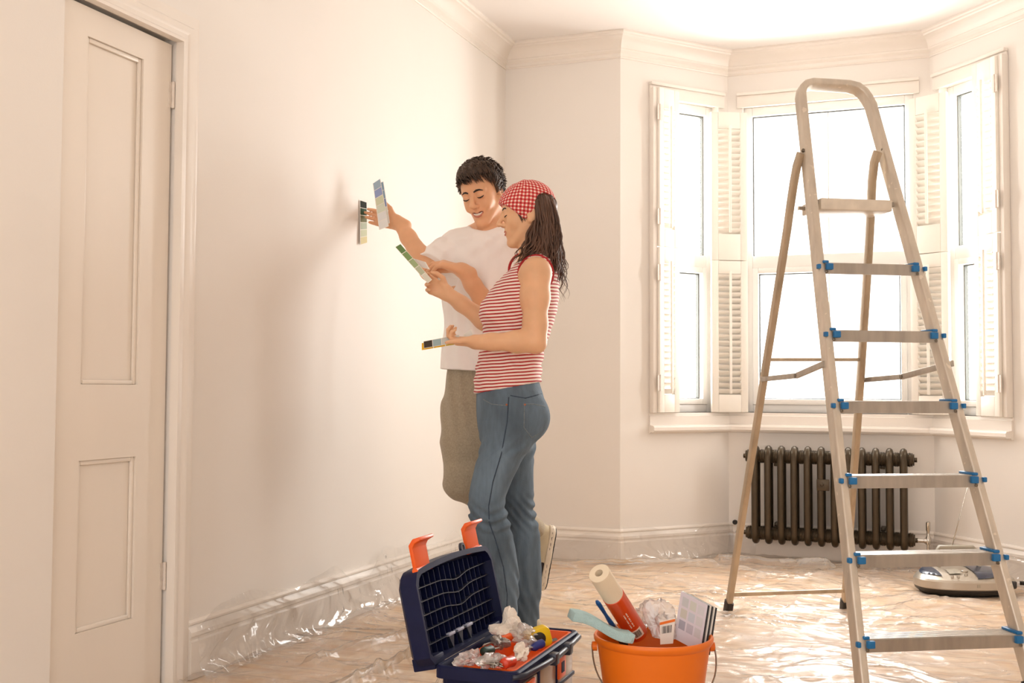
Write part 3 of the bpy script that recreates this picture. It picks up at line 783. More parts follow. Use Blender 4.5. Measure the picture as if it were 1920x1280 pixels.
class Field:
    def __init__(s, lo, hi, res):
        s.lo = np.asarray(lo, float); s.res = res
        s.n = np.ceil((np.asarray(hi, float) - s.lo) / res).astype(int) + 1
        s.f = np.full(s.n, .5, np.float32)
        s.ax = [(s.lo[i] + np.arange(s.n[i]) * res).astype(np.float32) for i in range(3)]
    def sub(s, lo, hi, pad):
        a = np.clip(np.floor((np.asarray(lo) - pad - s.lo) / s.res).astype(int), 0, s.n - 1)
        b = np.clip(np.ceil((np.asarray(hi) + pad - s.lo) / s.res).astype(int) + 1, 1, s.n)
        sl = tuple(slice(a[i], max(b[i], a[i] + 1)) for i in range(3))
        return sl, np.meshgrid(*[s.ax[i][sl[i]] for i in range(3)], indexing='ij', sparse=True)
    def put(s, sl, d, k, mode='add'):
        a = s.f[sl]
        if mode == 'add':
            if k > 0: h = np.maximum(k - np.abs(a - d), 0) / k; s.f[sl] = np.minimum(a, d) - h * h * k * .25
            else: s.f[sl] = np.minimum(a, d)
        elif mode == 'cut':
            d = -d
            if k > 0: h = np.maximum(k - np.abs(a - d), 0) / k; s.f[sl] = np.maximum(a, d) + h * h * k * .25
            else: s.f[sl] = np.maximum(a, d)
    def cone(s, a, b, ra, rb, k=.02, mode='add'):
        a = np.asarray(a, float); b = np.asarray(b, float); R = max(ra, rb)
        sl, (X, Y, Zc) = s.sub(np.minimum(a, b) - R, np.maximum(a, b) + R, k + 3 * s.res)
        d = b - a; L2 = d @ d + 1e-12
        t = np.clip(((X - a[0]) * d[0] + (Y - a[1]) * d[1] + (Zc - a[2]) * d[2]) / L2, 0, 1)
        q = np.sqrt((X - a[0] - t * d[0]) ** 2 + (Y - a[1] - t * d[1]) ** 2 + (Zc - a[2] - t * d[2]) ** 2) - (ra + (rb - ra) * t)
        s.put(sl, q.astype(np.float32), k, mode)
    def chain(s, pts, rad, k=.02):
        for i in range(len(pts) - 1): s.cone(pts[i], pts[i + 1], rad[i], rad[i + 1], k)
    def ell(s, c, r, R=None, k=.02, mode='add'):
        c = np.asarray(c, float); r = np.asarray(r, float); m = r.max()
        sl, (X, Y, Zc) = s.sub(c - m, c + m, k + 3 * s.res)
        x, y, z = X - c[0], Y - c[1], Zc - c[2]
        if R is not None:
            x, y, z = (x * R[0, 0] + y * R[1, 0] + z * R[2, 0], x * R[0, 1] + y * R[1, 1] + z * R[2, 1], x * R[0, 2] + y * R[1, 2] + z * R[2, 2])
        k0 = np.sqrt((x / r[0]) ** 2 + (y / r[1]) ** 2 + (z / r[2]) ** 2)
        k1 = np.sqrt((x / r[0] ** 2) ** 2 + (y / r[1] ** 2) ** 2 + (z / r[2] ** 2) ** 2) + 1e-9
        s.put(sl, (k0 * (k0 - 1) / k1).astype(np.float32), k, mode)
    def loft(s, rows, k=.02, grow=0.0, phi=0.0, e=2.0):
        """rows: (z, cu, cv, half_u, half_v); elliptical slices, smoothly interpolated in z"""
        rows = np.array(sorted(rows), float); z = rows[:, 0]
        lo = np.array([(rows[:, 1] - rows[:, 3]).min(), (rows[:, 2] - rows[:, 4]).min(), z[0]]) - grow - .03 * (phi != 0)
        hi = np.array([(rows[:, 1] + rows[:, 3]).max(), (rows[:, 2] + rows[:, 4]).max(), z[-1]]) + grow + .03 * (phi != 0)
        if phi: m = max(rows[:, 3].max(), rows[:, 4].max()); lo[:2] = [(rows[:, 1]).min() - m, rows[:, 2].min() - m]; hi[:2] = [rows[:, 1].max() + m, rows[:, 2].max() + m]
        sl, (X, Y, Zc) = s.sub(lo, hi, k + 3 * s.res)
        zz = Zc.ravel()
        # cubic hermite with finite-difference tangents
        def itp(col):
            t = np.gradient(col, z); i = np.clip(np.searchsorted(z, zz) - 1, 0, len(z) - 2); h = z[i + 1] - z[i]; q = np.clip((zz - z[i]) / h, 0, 1)
            v = (2 * q ** 3 - 3 * q ** 2 + 1) * col[i] + (q ** 3 - 2 * q ** 2 + q) * h * t[i] + (-2 * q ** 3 + 3 * q ** 2) * col[i + 1] + (q ** 3 - q ** 2) * h * t[i + 1]
            return v.reshape(Zc.shape).astype(np.float32)
        x = X - itp(rows[:, 1]); y = Y - itp(rows[:, 2]); a = itp(rows[:, 3]) + grow; b = itp(rows[:, 4]) + grow
        if phi: c_, s_ = math.cos(phi), math.sin(phi); x, y = x * c_ + y * s_, -x * s_ + y * c_
        if e == 2.0:
            k0 = np.sqrt((x / a) ** 2 + (y / b) ** 2)
        else:
            k0 = (np.abs(x / a) ** e + np.abs(y / b) ** e) ** (1 / e)
        k1 = np.sqrt((x / a ** 2) ** 2 + (y / b ** 2) ** 2) + 1e-6
        d = k0 * (k0 - 1) / k1
        d = np.maximum(d, np.maximum(Zc - z[-1], z[0] - Zc))
        s.put(sl, d.astype(np.float32), k)
    def grid(s): return np.meshgrid(*s.ax, indexing='ij', sparse=True)
    def clip(s, g): s.f = np.maximum(s.f, g.astype(np.float32))
    def hit(s, o, d, far=.3):
        """first surface point along a ray (for laying brows and lips on the face)"""
        o = np.asarray(o, float); d = unit(d)
        for i in range(int(far / (s.res * .25))):
            p = o + d * i * s.res * .25
            j = np.clip(np.round((p - s.lo) / s.res).astype(int), 0, s.n - 2)
            g = (p - s.lo) / s.res; b = np.clip(np.floor(g).astype(int), 0, s.n - 2); t = g - b
            c = s.f[b[0]:b[0] + 2, b[1]:b[1] + 2, b[2]:b[2] + 2]
            v = 0
            for a in (0, 1):
                for e in (0, 1):
                    for h in (0, 1): v += c[a, e, h] * (t[0] if a else 1 - t[0]) * (t[1] if e else 1 - t[1]) * (t[2] if h else 1 - t[2])
            if v <= 0: return p
        return o + d * far
    def mesh(s, smooth=2):
        f = s.f.copy(); f[0] = f[-1] = 1; f[:, 0] = f[:, -1] = 1; f[:, :, 0] = f[:, :, -1] = 1
        S = f < 0
        cnt = np.zeros(np.array(S.shape) - 1, np.int8)
        for i in (0, 1):
            for j in (0, 1):
                for k in (0, 1): cnt += S[i:i + cnt.shape[0], j:j + cnt.shape[1], k:k + cnt.shape[2]]
        I = np.argwhere((cnt > 0) & (cnt < 8))
        cid = np.full(cnt.shape, -1, np.int32); cid[I[:, 0], I[:, 1], I[:, 2]] = np.arange(len(I))
        acc = np.zeros((len(I), 3)); num = np.zeros(len(I))
        cs = [(i, j, k) for i in (0, 1) for j in (0, 1) for k in (0, 1)]
        val = {c_: f[I[:, 0] + c_[0], I[:, 1] + c_[1], I[:, 2] + c_[2]] for c_ in cs}
        for a in cs:
            for ax in range(3):
                if a[ax] == 0:
                    b = list(a); b[ax] = 1; b = tuple(b); va, vb = val[a], val[b]; m = (va < 0) != (vb < 0)
                    t = va[m] / (va[m] - vb[m]); p = np.tile(np.array(a, float), (m.sum(), 1)); p[:, ax] += t
                    acc[m] += p; num[m] += 1
        V = s.lo + (I + acc / num[:, None]) * s.res
        Fs = []
        for ax in range(3):
            o1, o2 = (ax + 1) % 3, (ax + 2) % 3
            A = [slice(None)] * 3; B = [slice(None)] * 3; A[ax] = slice(0, -1); B[ax] = slice(1, None)
            e = S[tuple(A)] != S[tuple(B)]; sg = S[tuple(A)]
            K = np.argwhere(e); K = K[(K[:, o1] > 0) & (K[:, o2] > 0) & (K[:, o1] < S.shape[o1] - 1) & (K[:, o2] < S.shape[o2] - 1)]
            q = []
            for d1, d2 in ((1, 1), (0, 1), (0, 0), (1, 0)):
                c_ = K.copy(); c_[:, o1] -= d1; c_[:, o2] -= d2; q.append(cid[c_[:, 0], c_[:, 1], c_[:, 2]])
            q = np.stack(q, -1); fl = ~sg[K[:, 0], K[:, 1], K[:, 2]]
            q[fl] = q[fl][:, ::-1]
            Fs.append(q)
        Fc = np.concatenate(Fs); Fc = Fc[(Fc >= 0).all(1)]
        for _ in range(smooth):
            sm = np.zeros_like(V); n = np.zeros(len(V))
            for a, b in ((0, 1), (1, 2), (2, 3), (3, 0)):
                np.add.at(sm, Fc[:, a], V[Fc[:, b]]); np.add.at(n, Fc[:, a], 1)
            V = V * .5 + .5 * sm / np.maximum(n, 1)[:, None]
        return V, Fc
    def build(s, name, mt, parent, off, smooth=2):
        V, Fc = s.mesh(smooth)
        V = V - np.asarray(off)
        me = bpy.data.meshes.new(name); me.from_pydata(V.tolist(), [], Fc.tolist())
        for m in (mt if isinstance(mt, (list, tuple)) else [mt]): me.materials.append(m)
        me.polygons.foreach_set('use_smooth', [True] * len(me.polygons)); me.update()
        return link(name, me, parent)

def rot_basis(fwd, up):
    """columns: forward, left, up"""
    f = unit(fwd); u = np.asarray(up, float); u = unit(u - f * (u @ f)); l = np.cross(u, f)
    return np.stack([f, l, u], 1)

def head(F, O, R, s=1.0, female=False):
    """skull, face and ears into field F; local x forward, y left, z up"""
    g = lambda x, y, z: O + R @ (np.array([x, y, z]) * s)
    E = lambda c, r, k=.015, mode='add': F.ell(g(*c), np.array(r) * s, R, k, mode)
    N = lambda a, b, ra, rb, k=.012, mode='add': F.cone(g(*a), g(*b), ra * s, rb * s, k, mode)
    w = .93 if female else 1.0
    E((-.010, 0, .035), (.096, .073, .087)); E((.028, 0, -.012), (.062, .060 * w, .088), .03)
    jw = .047 * w
    for y in (-1, 1):
        N((.000, jw * y, -.045), (.064, .012 * y, -.104), .021, .017 if female else .020, .02)
        E((.054, .036 * y * w, -.028), (.024, .022, .026), .02)
        N((.081, .012 * y, .021), (.072, .046 * y * w, .020), .0085 if female else .011, .007, .012)
    E((.073, 0, -.106), (.018, .018, .016), .015)
    E((.072, 0, -.062), (.022, .029, .026), .02)
    for y in (-1, 1):
        E((.100, .031 * y * w, .002), (.016, .019, .013), .012, 'cut')
        E((.074, .031 * y * w, .001), (.0175, .018, .0155), .004)
    N((.086, 0, .016), (.113, 0, -.026), .0078, .0088 if female else .0105, .010)
    E((.1125, 0, -.030), (.0110, .0105, .0092) if female else (.0125, .0125, .0108), .006)
    for y in (-1, 1):
        E((.097, .0115 * y, -.035), (.0095, .0075, .0075), .006)
        E((-.012, .074 * y, -.012), (.021, .008, .031), .006); E((-.006, .083 * y, -.010), (.010, .006, .016), .006, 'cut')
        E((-.002, .073 * y, -.036), (.009, .008, .010), .008)
    return g

def hand(F, W, df, pn, th, s, curls, spread=.012, thumb=((.55, .65, -.1), (.85, .15, .25), (.9, -.05, .3))):
    """palm and five separate fingers: df finger direction, pn out of the palm, th thumb side"""
    df = unit(df); th = np.asarray(th, float); th = unit(th - df * (th @ df)); pn0 = np.asarray(pn, float)
    p = np.cross(df, th); p = p if p @ pn0 > 0 else -p
    L = lambda a, b, c_: W + (df * a + th * b + p * c_) * s
    F.cone(L(-.03, 0, 0), L(.012, .002, 0), .024 * s, .026 * s, .015)
    for b in (-.022, -.007, .008, .023): F.cone(L(.012, b * .7, 0), L(.078, b * 1.05, 0), .0155 * s, .0125 * s, .010)
    F.cone(L(.015, .018, .010), L(.050, .030, .014), .016 * s, .012 * s, .012)
    tips = []
    for i, (b, ln) in enumerate(((.0285, .072), (.0095, .080), (-.0095, .074), (-.027, .058))):
        q = L(.082 - .004 * abs(i - 1), b, 0); a = 0.0
        d0 = unit(df + th * spread * (1.5 - i) * 6)
        for seg, (fr, c_) in enumerate(zip((.45, .32, .23), curls[i])):
            a += math.radians(c_); d = d0 * math.cos(a) + p * math.sin(a)
            r0, r1 = ((.0092, .0084), (.0084, .0076), (.0076, .0062))[seg]
            e = q + d * ln * fr * s; F.cone(q, e, r0 * s, r1 * s, .0015 if seg else .004); q = e
        tips.append(q)
    q = L(.030, .026, .010)
    for seg, (d, ln) in enumerate(zip(thumb, (.036, .032, .024))):
        v = unit(df * d[0] + th * d[1] + p * d[2]); e = q + v * ln * s
        F.cone(q, e, (.0125, .0105, .0092)[seg] * s, (.0105, .0092, .0070)[seg] * s, .003); q = e
    tips.append(q)
    return tips

def skin_mat(name, col, hot):
    m = mat(name, col, rough=0.48, var=0.06, scale=14, bump=0.04, bscale=220, spec=0.35)
    nt = m.node_tree; b = nt.nodes['Principled BSDF']
    b.inputs['Subsurface Weight'].default_value = 0.12; b.inputs['Subsurface Radius'].default_value = (1.0, .35, .2); b.inputs['Subsurface Scale'].default_value = .006
    return m
M_SKIN_W = skin_mat('fair_warm_skin', srgb(232, 182, 142), 0)
M_SKIN_M = skin_mat('tanned_skin', srgb(229, 174, 134), 0)
M_LIP = mat('lip', srgb(202, 122, 102), rough=0.4, var=0.06)
M_HAIR = mat('dark_brown_hair', srgb(72, 52, 37), rough=0.6, var=0.45, scale=40, stretch=(1, 1, .15), spec=0.6)
M_HAIR_W = mat('brown_wavy_hair', srgb(84, 54, 35), rough=0.52, var=0.45, scale=30, stretch=(1, 1, .2), spec=0.6)
M_LASH = mat('dark_lash', srgb(48, 34, 26), rough=0.6, var=0.1)
M_TOOTH = mat('teeth', srgb(240, 232, 220), rough=0.3, var=0.02)
M_MOUTH = mat('inner_mouth', srgb(120, 52, 44), rough=0.5, var=0.1)

# ------------------------------------------------------------------ woman: side view, facing left, head bent to the cards
def stripes_mat():
    m = mat('red_white_striped_jersey', srgb(240, 222, 212), rough=0.75, var=0.02, bump=0.08, bscale=400, sheen=.1)
    nt = m.node_tree; b = nt.nodes['Principled BSDF']
    tc = nt.nodes.new('ShaderNodeTexCoord'); sx = nt.nodes.new('ShaderNodeSeparateXYZ'); nt.links.new(tc.outputs['Object'], sx.inputs[0])
    n = nt.nodes.new('ShaderNodeTexNoise'); n.inputs['Scale'].default_value = 9; n.inputs['Detail'].default_value = 1; nt.links.new(tc.outputs['Object'], n.inputs['Vector'])
    a = nt.nodes.new('ShaderNodeMath'); a.operation = 'MULTIPLY_ADD'; a.inputs[1].default_value = .010; nt.links.new(n.outputs[0], a.inputs[0]); nt.links.new(sx.outputs[2], a.inputs[2])
    # the cloth rises towards the back at the waist
    a2 = nt.nodes.new('ShaderNodeMath'); a2.operation = 'MULTIPLY_ADD'; a2.inputs[1].default_value = -.07; nt.links.new(sx.outputs[0], a2.inputs[0]); nt.links.new(a.outputs[0], a2.inputs[2])
    d = nt.nodes.new('ShaderNodeMath'); d.operation = 'DIVIDE'; d.inputs[1].default_value = .0120; nt.links.new(a2.outputs[0], d.inputs[0])
    fr = nt.nodes.new('ShaderNodeMath'); fr.operation = 'FRACT'; nt.links.new(d.outputs[0], fr.inputs[0])
    r = nt.nodes.new('ShaderNodeValToRGB'); r.color_ramp.interpolation = 'CONSTANT'
    r.color_ramp.elements[0].color = srgb(178, 36, 40); r.color_ramp.elements[1].position = .44; r.color_ramp.elements[1].color = srgb(244, 226, 216)
    nt.links.new(fr.outputs[0], r.inputs[0]); nt.links.new(r.outputs[0], b.inputs['Base Color'])
    return m
def gingham_mat():
    m = mat('red_gingham_cotton', srgb(240, 220, 210), rough=0.8, var=0.02)
    nt = m.node_tree; b = nt.nodes['Principled BSDF']
    uv = nt.nodes.new('ShaderNodeUVMap'); sx = nt.nodes.new('ShaderNodeSeparateXYZ'); nt.links.new(uv.outputs[0], sx.inputs[0])
    outs = []
    for i in (0, 1):
        d = nt.nodes.new('ShaderNodeMath'); d.operation = 'DIVIDE'; d.inputs[1].default_value = .0128; nt.links.new(sx.outputs[i], d.inputs[0])
        fr = nt.nodes.new('ShaderNodeMath'); fr.operation = 'FRACT'; nt.links.new(d.outputs[0], fr.inputs[0])
        g = nt.nodes.new('ShaderNodeMath'); g.operation = 'GREATER_THAN'; g.inputs[1].default_value = .45; nt.links.new(fr.outputs[0], g.inputs[0]); outs.append(g)
    ad = nt.nodes.new('ShaderNodeMath'); ad.operation = 'ADD'; nt.links.new(outs[0].outputs[0], ad.inputs[0]); nt.links.new(outs[1].outputs[0], ad.inputs[1])
    h = nt.nodes.new('ShaderNodeMath'); h.operation = 'MULTIPLY'; h.inputs[1].default_value = .5; nt.links.new(ad.outputs[0], h.inputs[0])
    r = nt.nodes.new('ShaderNodeValToRGB'); r.color_ramp.interpolation = 'CONSTANT'
    r.color_ramp.elements[0].color = srgb(244, 226, 214); r.color_ramp.elements[1].position = .9; r.color_ramp.elements[1].color = srgb(176, 30, 38)
    e = r.color_ramp.elements.new(.3); e.color = srgb(222, 106, 98)
    nt.links.new(h.outputs[0], r.inputs[0]); nt.links.new(r.outputs[0], b.inputs['Base Color'])
    return m
def denim_mat():
    m = mat('faded_blue_denim', srgb(96, 112, 126), rough=0.9, var=0.46, scale=4.5, bump=0.25, bscale=420)
    nt = m.node_tree; b = nt.nodes['Principled BSDF']; src = b.inputs['Base Color'].links[0].from_socket; nt.nodes['Mapping'].inputs['Scale'].default_value = (1.6, 1.6, .7)
    tc = nt.nodes.new('ShaderNodeTexCoord'); mp = nt.nodes.new('ShaderNodeMapping'); mp.inputs['Scale'].default_value = (1, 1, .18)
    nt.links.new(tc.outputs['Object'], mp.inputs[0])
    n = nt.nodes.new('ShaderNodeTexNoise'); n.inputs['Scale'].default_value = 90; n.inputs['Detail'].default_value = 3; nt.links.new(mp.outputs[0], n.inputs['Vector'])
    mr = nt.nodes.new('ShaderNodeMapRange'); mr.inputs[3].default_value = .8; mr.inputs[4].default_value = 1.2; nt.links.new(n.outputs[0], mr.inputs[0])
    mx = nt.nodes.new('ShaderNodeVectorMath'); mx.operation = 'MULTIPLY'; nt.links.new(src, mx.inputs[0]); nt.links.new(mr.outputs[0], mx.inputs[1])
    nt.links.new(mx.outputs[0], b.inputs['Base Color'])
    return m
M_STRIPE, M_GING, M_DENIM = stripes_mat(), gingham_mat(), denim_mat()
M_RED = mat('red_binding', srgb(178, 34, 38), rough=0.7, var=0.05)
M_STITCH = mat('denim_seam', srgb(52, 66, 82), rough=0.85, var=0.3, scale=120)
M_STITCH2 = mat('pale_denim_stitch', srgb(120, 128, 132), rough=0.85, var=0.3, scale=160)
M_CANV = mat('beige_canvas', srgb(198, 184, 156), rough=0.85, var=0.1, bump=.1, bscale=300)
M_SOLEW = mat('white_rubber', srgb(226, 212, 192), rough=0.6, var=0.05)

WV = 4.10
def rows_uv(tab, v, hv=None):
    """(py, px_front, px_back, half depth[, v]) -> loft rows"""
    out = []
    for r in tab:
        vv = r[4] if len(r) > 4 else v
        a, b = P(r[1], r[0], vv), P(r[2], r[0], vv)
        out.append((a[2], (a[0] + b[0]) / 2, vv, (b[0] - a[0]) / 2, r[3]))
    return out
w_off = P(955, 1190, WV); w_off[2] = 0
woman = thing('person', 'woman in red gingham headscarf, striped vest and blue jeans holding colour cards', 'person', M=uvz_matrix(w_off[0], w_off[1]))
TORSO = [(478, 984, 1032, .085), (490, 972, 1040, .12), (505, 958, 1045, .145), (530, 932, 1047, .155), (560, 911, 1046, .150), (585, 904, 1042, .145), (612, 907, 1034, .132), (650, 903, 1022, .125), (680, 896, 1015, .128), (710, 891, 1014, .142), (745, 890, 1018, .152)]
PELV = [(715, 894, 1011, .140), (745, 893, 1020, .155), (770, 893, 1025, .160), (795, 895, 1021, .158), (818, 899, 1006, .150), (840, 905, 996, .135)]
NEARL = [(790, 899, 1016, .080, 4.035), (830, 902, 996, .084, 4.03), (865, 893, 978, .080, 4.02), (905, 883, 958, .070, 4.01), (942, 878, 947, .062, 4.00), (972, 881, 953, .060, 4.00), (1000, 888, 961, .060, 4.01), (1037, 898, 969, .062, 4.02), (1097, 910, 973, .064, 4.03), (1150, 915, 970, .070, 4.035), (1203, 910, 972, .082, 4.04)]
FARL = [(790, 905, 1012, .080, 4.165), (865, 915, 1001, .082, 4.17), (919, 925, 1001, .072, 4.175), (966, 935, 1004, .062, 4.18), (990, 938, 1011, .062, 4.18), (1052, 945, 1014, .062, 4.18), (1110, 949, 1014, .064, 4.18), (1150, 950, 1011, .068, 4.18), (1184, 946, 1010, .076, 4.18)]

# body: head, neck, trunk, arms and hands in one surface
hO = P(988, 401, WV); hR = rot_basis((-1, -.06, -.13), (-.05, .0, 1))
zlo, zhi = P(900, 760, WV)[2], P(900, 325, WV)[2]
Fw = Field((P(775, 500, 3.9)[0] - .02, 3.80, zlo), (P(1072, 500, WV)[0], 4.36, zhi), .0034)
gw = head(Fw, hO, hR, .96, True)
Fw.loft(rows_uv(TORSO, WV), k=.03, grow=-.010)
Fw.chain([gw(-.020, 0, -.045), gw(-.022, 0, -.085), P(1000, 492, WV)], [.047, .045, .060], .03)
nsh, fsh = P(1005, 513, 3.955), P(985, 510, 4.245)
nel, nwr = P(1003, 640, 3.93), P(894, 641, 3.90)
Fw.ell(nsh + np.array([0, .012, .004]), (.052, .050, .056), None, .03)
Fw.chain([nsh, lerp(nsh, nel, .35), lerp(nsh, nel, .75), nel + np.array([.003, 0, -.006])], [.050, .047, .040, .037], .03)
Fw.chain([nel, lerp(nel, nwr, .3), lerp(nel, nwr, .75), nwr], [.037, .038, .028, .0235], .02)
fel, fwr = P(934, 618, 4.23), P(842, 553, 4.17)
Fw.chain([fsh, lerp(fsh, fel, .5), fel], [.050, .044, .036], .03)
Fw.chain([fel, lerp(fel, fwr, .3), lerp(fel, fwr, .75), fwr], [.037, .037, .028, .0235], .02)
# near (left) hand: cards lie on the forefinger, thumb on top; others folded
hand(Fw, nwr, (-1, -.02, .05), (0, -.15, 1), (0, -1, -.30), .90, [(38, 62, 52), (34, 50, 40), (36, 50, 40), (40, 50, 40)], .002,
     thumb=((.80, .45, .05), (.98, .05, -.12), (.97, -.02, -.22)))
# far (right) hand: palm up round the card
hand(Fw, fwr, (-.80, -.02, .42), (.35, -.85, .42), (.42, .1, .85), .90, [(22, 42, 30), (34, 50, 34), (44, 52, 34), (54, 50, 30)], .006,
     thumb=((.62, .55, .45), (.90, .10, .30), (.92, -.30, .20)))
body_w = Fw.build('body', M_SKIN_W, woman, w_off, 2)

def face_tube(F, g, R, pts, rad, name, mt, parent, off, lift=.0, n=8, flat=1.0):
    """soft strip laid on the face; pts in head-local (y, z)"""
    q = []
    for y, z in pts:
        o = g(.17, y, z); q.append(F.hit(o, -R[:, 0]) + R[:, 0] * lift)
    m = MB(); m.tube([p - off for p in q], rad, n=n, flat=flat, upv=R[:, 0])
    return m.build(name, mt, parent, world=False, smooth=True)
for sgn in (-1, 1):
    face_tube(Fw, gw, hR, [(sgn * y, z) for y, z in ((.014, .022), (.024, .0265), (.034, .0265), (.044, .0215))], [.0022, .0032, .0028, .0010], 'eyebrow', M_LASH, woman, w_off)
    face_tube(Fw, gw, hR, [(sgn * y, z) for y, z in ((.017, -.0035), (.024, -.0062), (.031, -.0068), (.039, -.0050), (.045, -.002))], [.0007, .0014, .0019, .0021, .0010], 'eyelashes', M_LASH, woman, w_off, .001)
face_tube(Fw, gw, hR, [(-.020, -.0630), (-.010, -.0590), (0, -.0600), (.010, -.0590), (.020, -.0630)], [.0012, .0032, .0034, .0032, .0010], 'upper_lip', M_LIP, woman, w_off)
face_tube(Fw, gw, hR, [(-.019, -.0645), (-.009, -.0705), (0, -.0718), (.009, -.0705), (.019, -.0645)], [.0012, .0035, .0042, .0035, .0010], 'lower_lip', M_LIP, woman, w_off)

# vest
Ft = Field((P(880, 700, WV)[0] - .01, WV - .2, P(900, 752, WV)[2]), (P(1056, 520, WV)[0], WV + .2, P(900, 470, WV)[2]), .0038)
Ft.loft(rows_uv(TORSO, WV), k=.0, grow=.003)
X, Y, Zc = Ft.grid()
bu = P(905, 590, WV); 
for sv in (-.062, .062): Ft.ell(bu + np.array([.040, sv, .004]), (.050, .062, .058), None, .03)
f_ = Ft.f
wr = .0028 * np.sin(Zc * 150 + 9 * np.sin(X * 22) + 3 * np.sin(Y * 20)) * np.exp(-((Zc - P(900, 690, WV)[2]) / .07) ** 2) + .0016 * np.sin((Zc + X * .7) * 120 + 4 * np.sin(Y * 18))
Ft.f = (f_ + wr).astype(np.float32)
hz0, hz1 = P(890, 738, WV), P(1014, 716, WV)
Ft.clip(hz0[2] + (X - hz0[0]) * (hz1[2] - hz0[2]) / (hz1[0] - hz0[0]) - Zc + 0 * Y)
# armholes: a tapered bite round each shoulder
for c_, sg in ((nsh, -1), (fsh, 1)):
    Ft.cone(c_ + np.array([0, sg * .09, .008]), c_ + np.array([-.002, -sg * .006, .002]), .074, .062, .012, 'cut')
Ft.cone(P(985, 455, WV), P(990, 488, WV), .085, .060, .01, 'cut')
Ft.build('striped_vest', M_STRIPE, woman, w_off, 2)
m = MB()
for c_, sg in ((nsh, -1), (fsh, 1)):
    m = MB(); ring = []
    for k in range(41):
        a = 2 * math.pi * k / 40
        base = c_ + np.array([.064 * math.cos(a), 0, .068 * math.sin(a) + .004])
        p = Ft.hit(base + np.array([0, sg * .16, 0]), (0, -sg, 0), .26)
        if abs(p[1] - c_[1]) > .075: p = base + np.array([0, -sg * .03, 0])
        ring.append(p - w_off)
    ring = [sum(ring[(k + j) % 40] for j in (-2, -1, 0, 1, 2)) / 5 for k in range(40)]; ring.append(ring[0])
    m.tube(ring, .0052, n=8, cap=False); m.build('armhole_binding', M_RED, woman, world=False, smooth=True)

# jeans
zf = P(900, 1203, 4.04)[2]
Fj = Field((P(868, 940, 4.0)[0], WV - .22, 0.012), (P(1034, 770, WV)[0], WV + .24, P(900, 708, WV)[2]), .0042)
Fj.loft(rows_uv(PELV, WV), k=.02); Fj.loft(rows_uv(FARL, WV), k=.022); Fj.loft(rows_uv(NEARL, WV), k=.022)
for sv in (-.068, .066): Fj.ell(P(992, 782, WV) + np.array([0, sv, 0]), (.075, .075, .085), None, .03)
X, Y, Zc = Fj.grid(); zk = P(900, 965, WV)[2]; zs = P(900, 840, WV)[2]; za = .13
wr = .0060 * np.sin((Zc + .5 * X) * 165 + 5 * np.sin(X * 26 + Y * 9)) * np.exp(-((Zc - zk) / .055) ** 2)
wr = wr + .0035 * np.sin((Zc - .8 * X) * 130 + 3 * np.sin(Y * 22)) * np.exp(-((Zc - zs) / .05) ** 2)
wr = wr + .0030 * np.sin((X * 1.1 + .25 * Zc) * 150 + 5 * np.sin(Zc * 12 + Y * 15)) * np.exp(-((Zc - .2) / .2) ** 2)
Fj.f = (Fj.f + wr).astype(np.float32)
jeans = Fj.build('jeans', M_DENIM, woman, w_off, 2)
def on_cloth(Fx, px, py, v0, lift=.0012):
    p = P(px, py, v0); o = p - np.array([0, .30, 0]); return Fx.hit(o, (0, 1, 0), .6) + np.array([0, -lift, 0])
def seam(Fx, pts, r, name, mt, par, v0=4.0, sub=4, off=w_off):
    q = []
    for a, b in zip(pts[:-1], pts[1:]):
        for k in range(sub): t = k / sub; q.append((a[0] * (1 - t) + b[0] * t, a[1] * (1 - t) + b[1] * t))
    q.append(pts[-1])
    m = MB(); m.tube([on_cloth(Fx, x, y, v0) - off for x, y in q], r, n=6); return m.build(name, mt, par, world=False, smooth=True)
seam(Fj, [(954, 744), (951, 790), (940, 850), (925, 900), (917, 945), (918, 975), (930, 1010), (944, 1060), (951, 1110), (950, 1160), (946, 1198)], .0021, 'side_seam', M_STITCH, jeans)
seam(Fj, [(981, 757), (1002, 757), (1022, 762)], .0016, 'pocket_seam', M_STITCH2, jeans)
seam(Fj, [(983, 757), (982, 800), (997, 820), (1010, 812)], .0016, 'pocket_seam', M_STITCH2, jeans)
seam(Fj, [(906, 748), (922, 757), (950, 760)], .0016, 'pocket_seam', M_STITCH2, jeans)
seam(Fj, [(957, 741), (985, 746), (1016, 738)], .0018, 'waistband_seam', M_STITCH, jeans)
for (px, py) in ((950, 758), (984, 758)):
    m = MB(); m.lathe([(.004, -.002), (.004, .0015), (.002, .003)], on_cloth(Fj, px, py, 4.0) - w_off, (0, -1, 0), n=10); m.build('rivet', mat('copper_rivet', srgb(176, 110, 84), rough=.35, metal=.8), jeans, world=False, auto=40)
# shoes under the hems
def flat_shoe(par, off, c_, fwd, L=.25, W=.046, name='shoe', up=M_CANV):
    c_ = np.asarray(c_, float); f = unit(fwd); Fx = Field(c_ - np.array([L, L, 0.03]), c_ + np.array([L, L, .16]), .005)
    h = c_ - f * L * .30; t = c_ + f * L * .42
    Fx.cone(h + [0, 0, .032], t + [0, 0, .022], .034, .026, .02); Fx.cone(h + [0, 0, .05], c_ + [0, 0, .045], .036, .036, .02)
    X, Y, Zq = Fx.grid(); Fx.clip(.016 - Zq + 0 * X + 0 * Y)
    o = Fx.build(name, up, par, off, 2)
    Fs = Field(c_ - np.array([L, L, 0.03]), c_ + np.array([L, L, .08]), .005)
    Fs.cone(h + [0, 0, .012], t + [0, 0, .012], .040, .034, .01); X, Y, Zq = Fs.grid(); Fs.clip(np.maximum(.004 - Zq, Zq - .020) + 0 * X + 0 * Y)
    Fs.build('sole', M_SOLEW, o, off, 1)
    return o
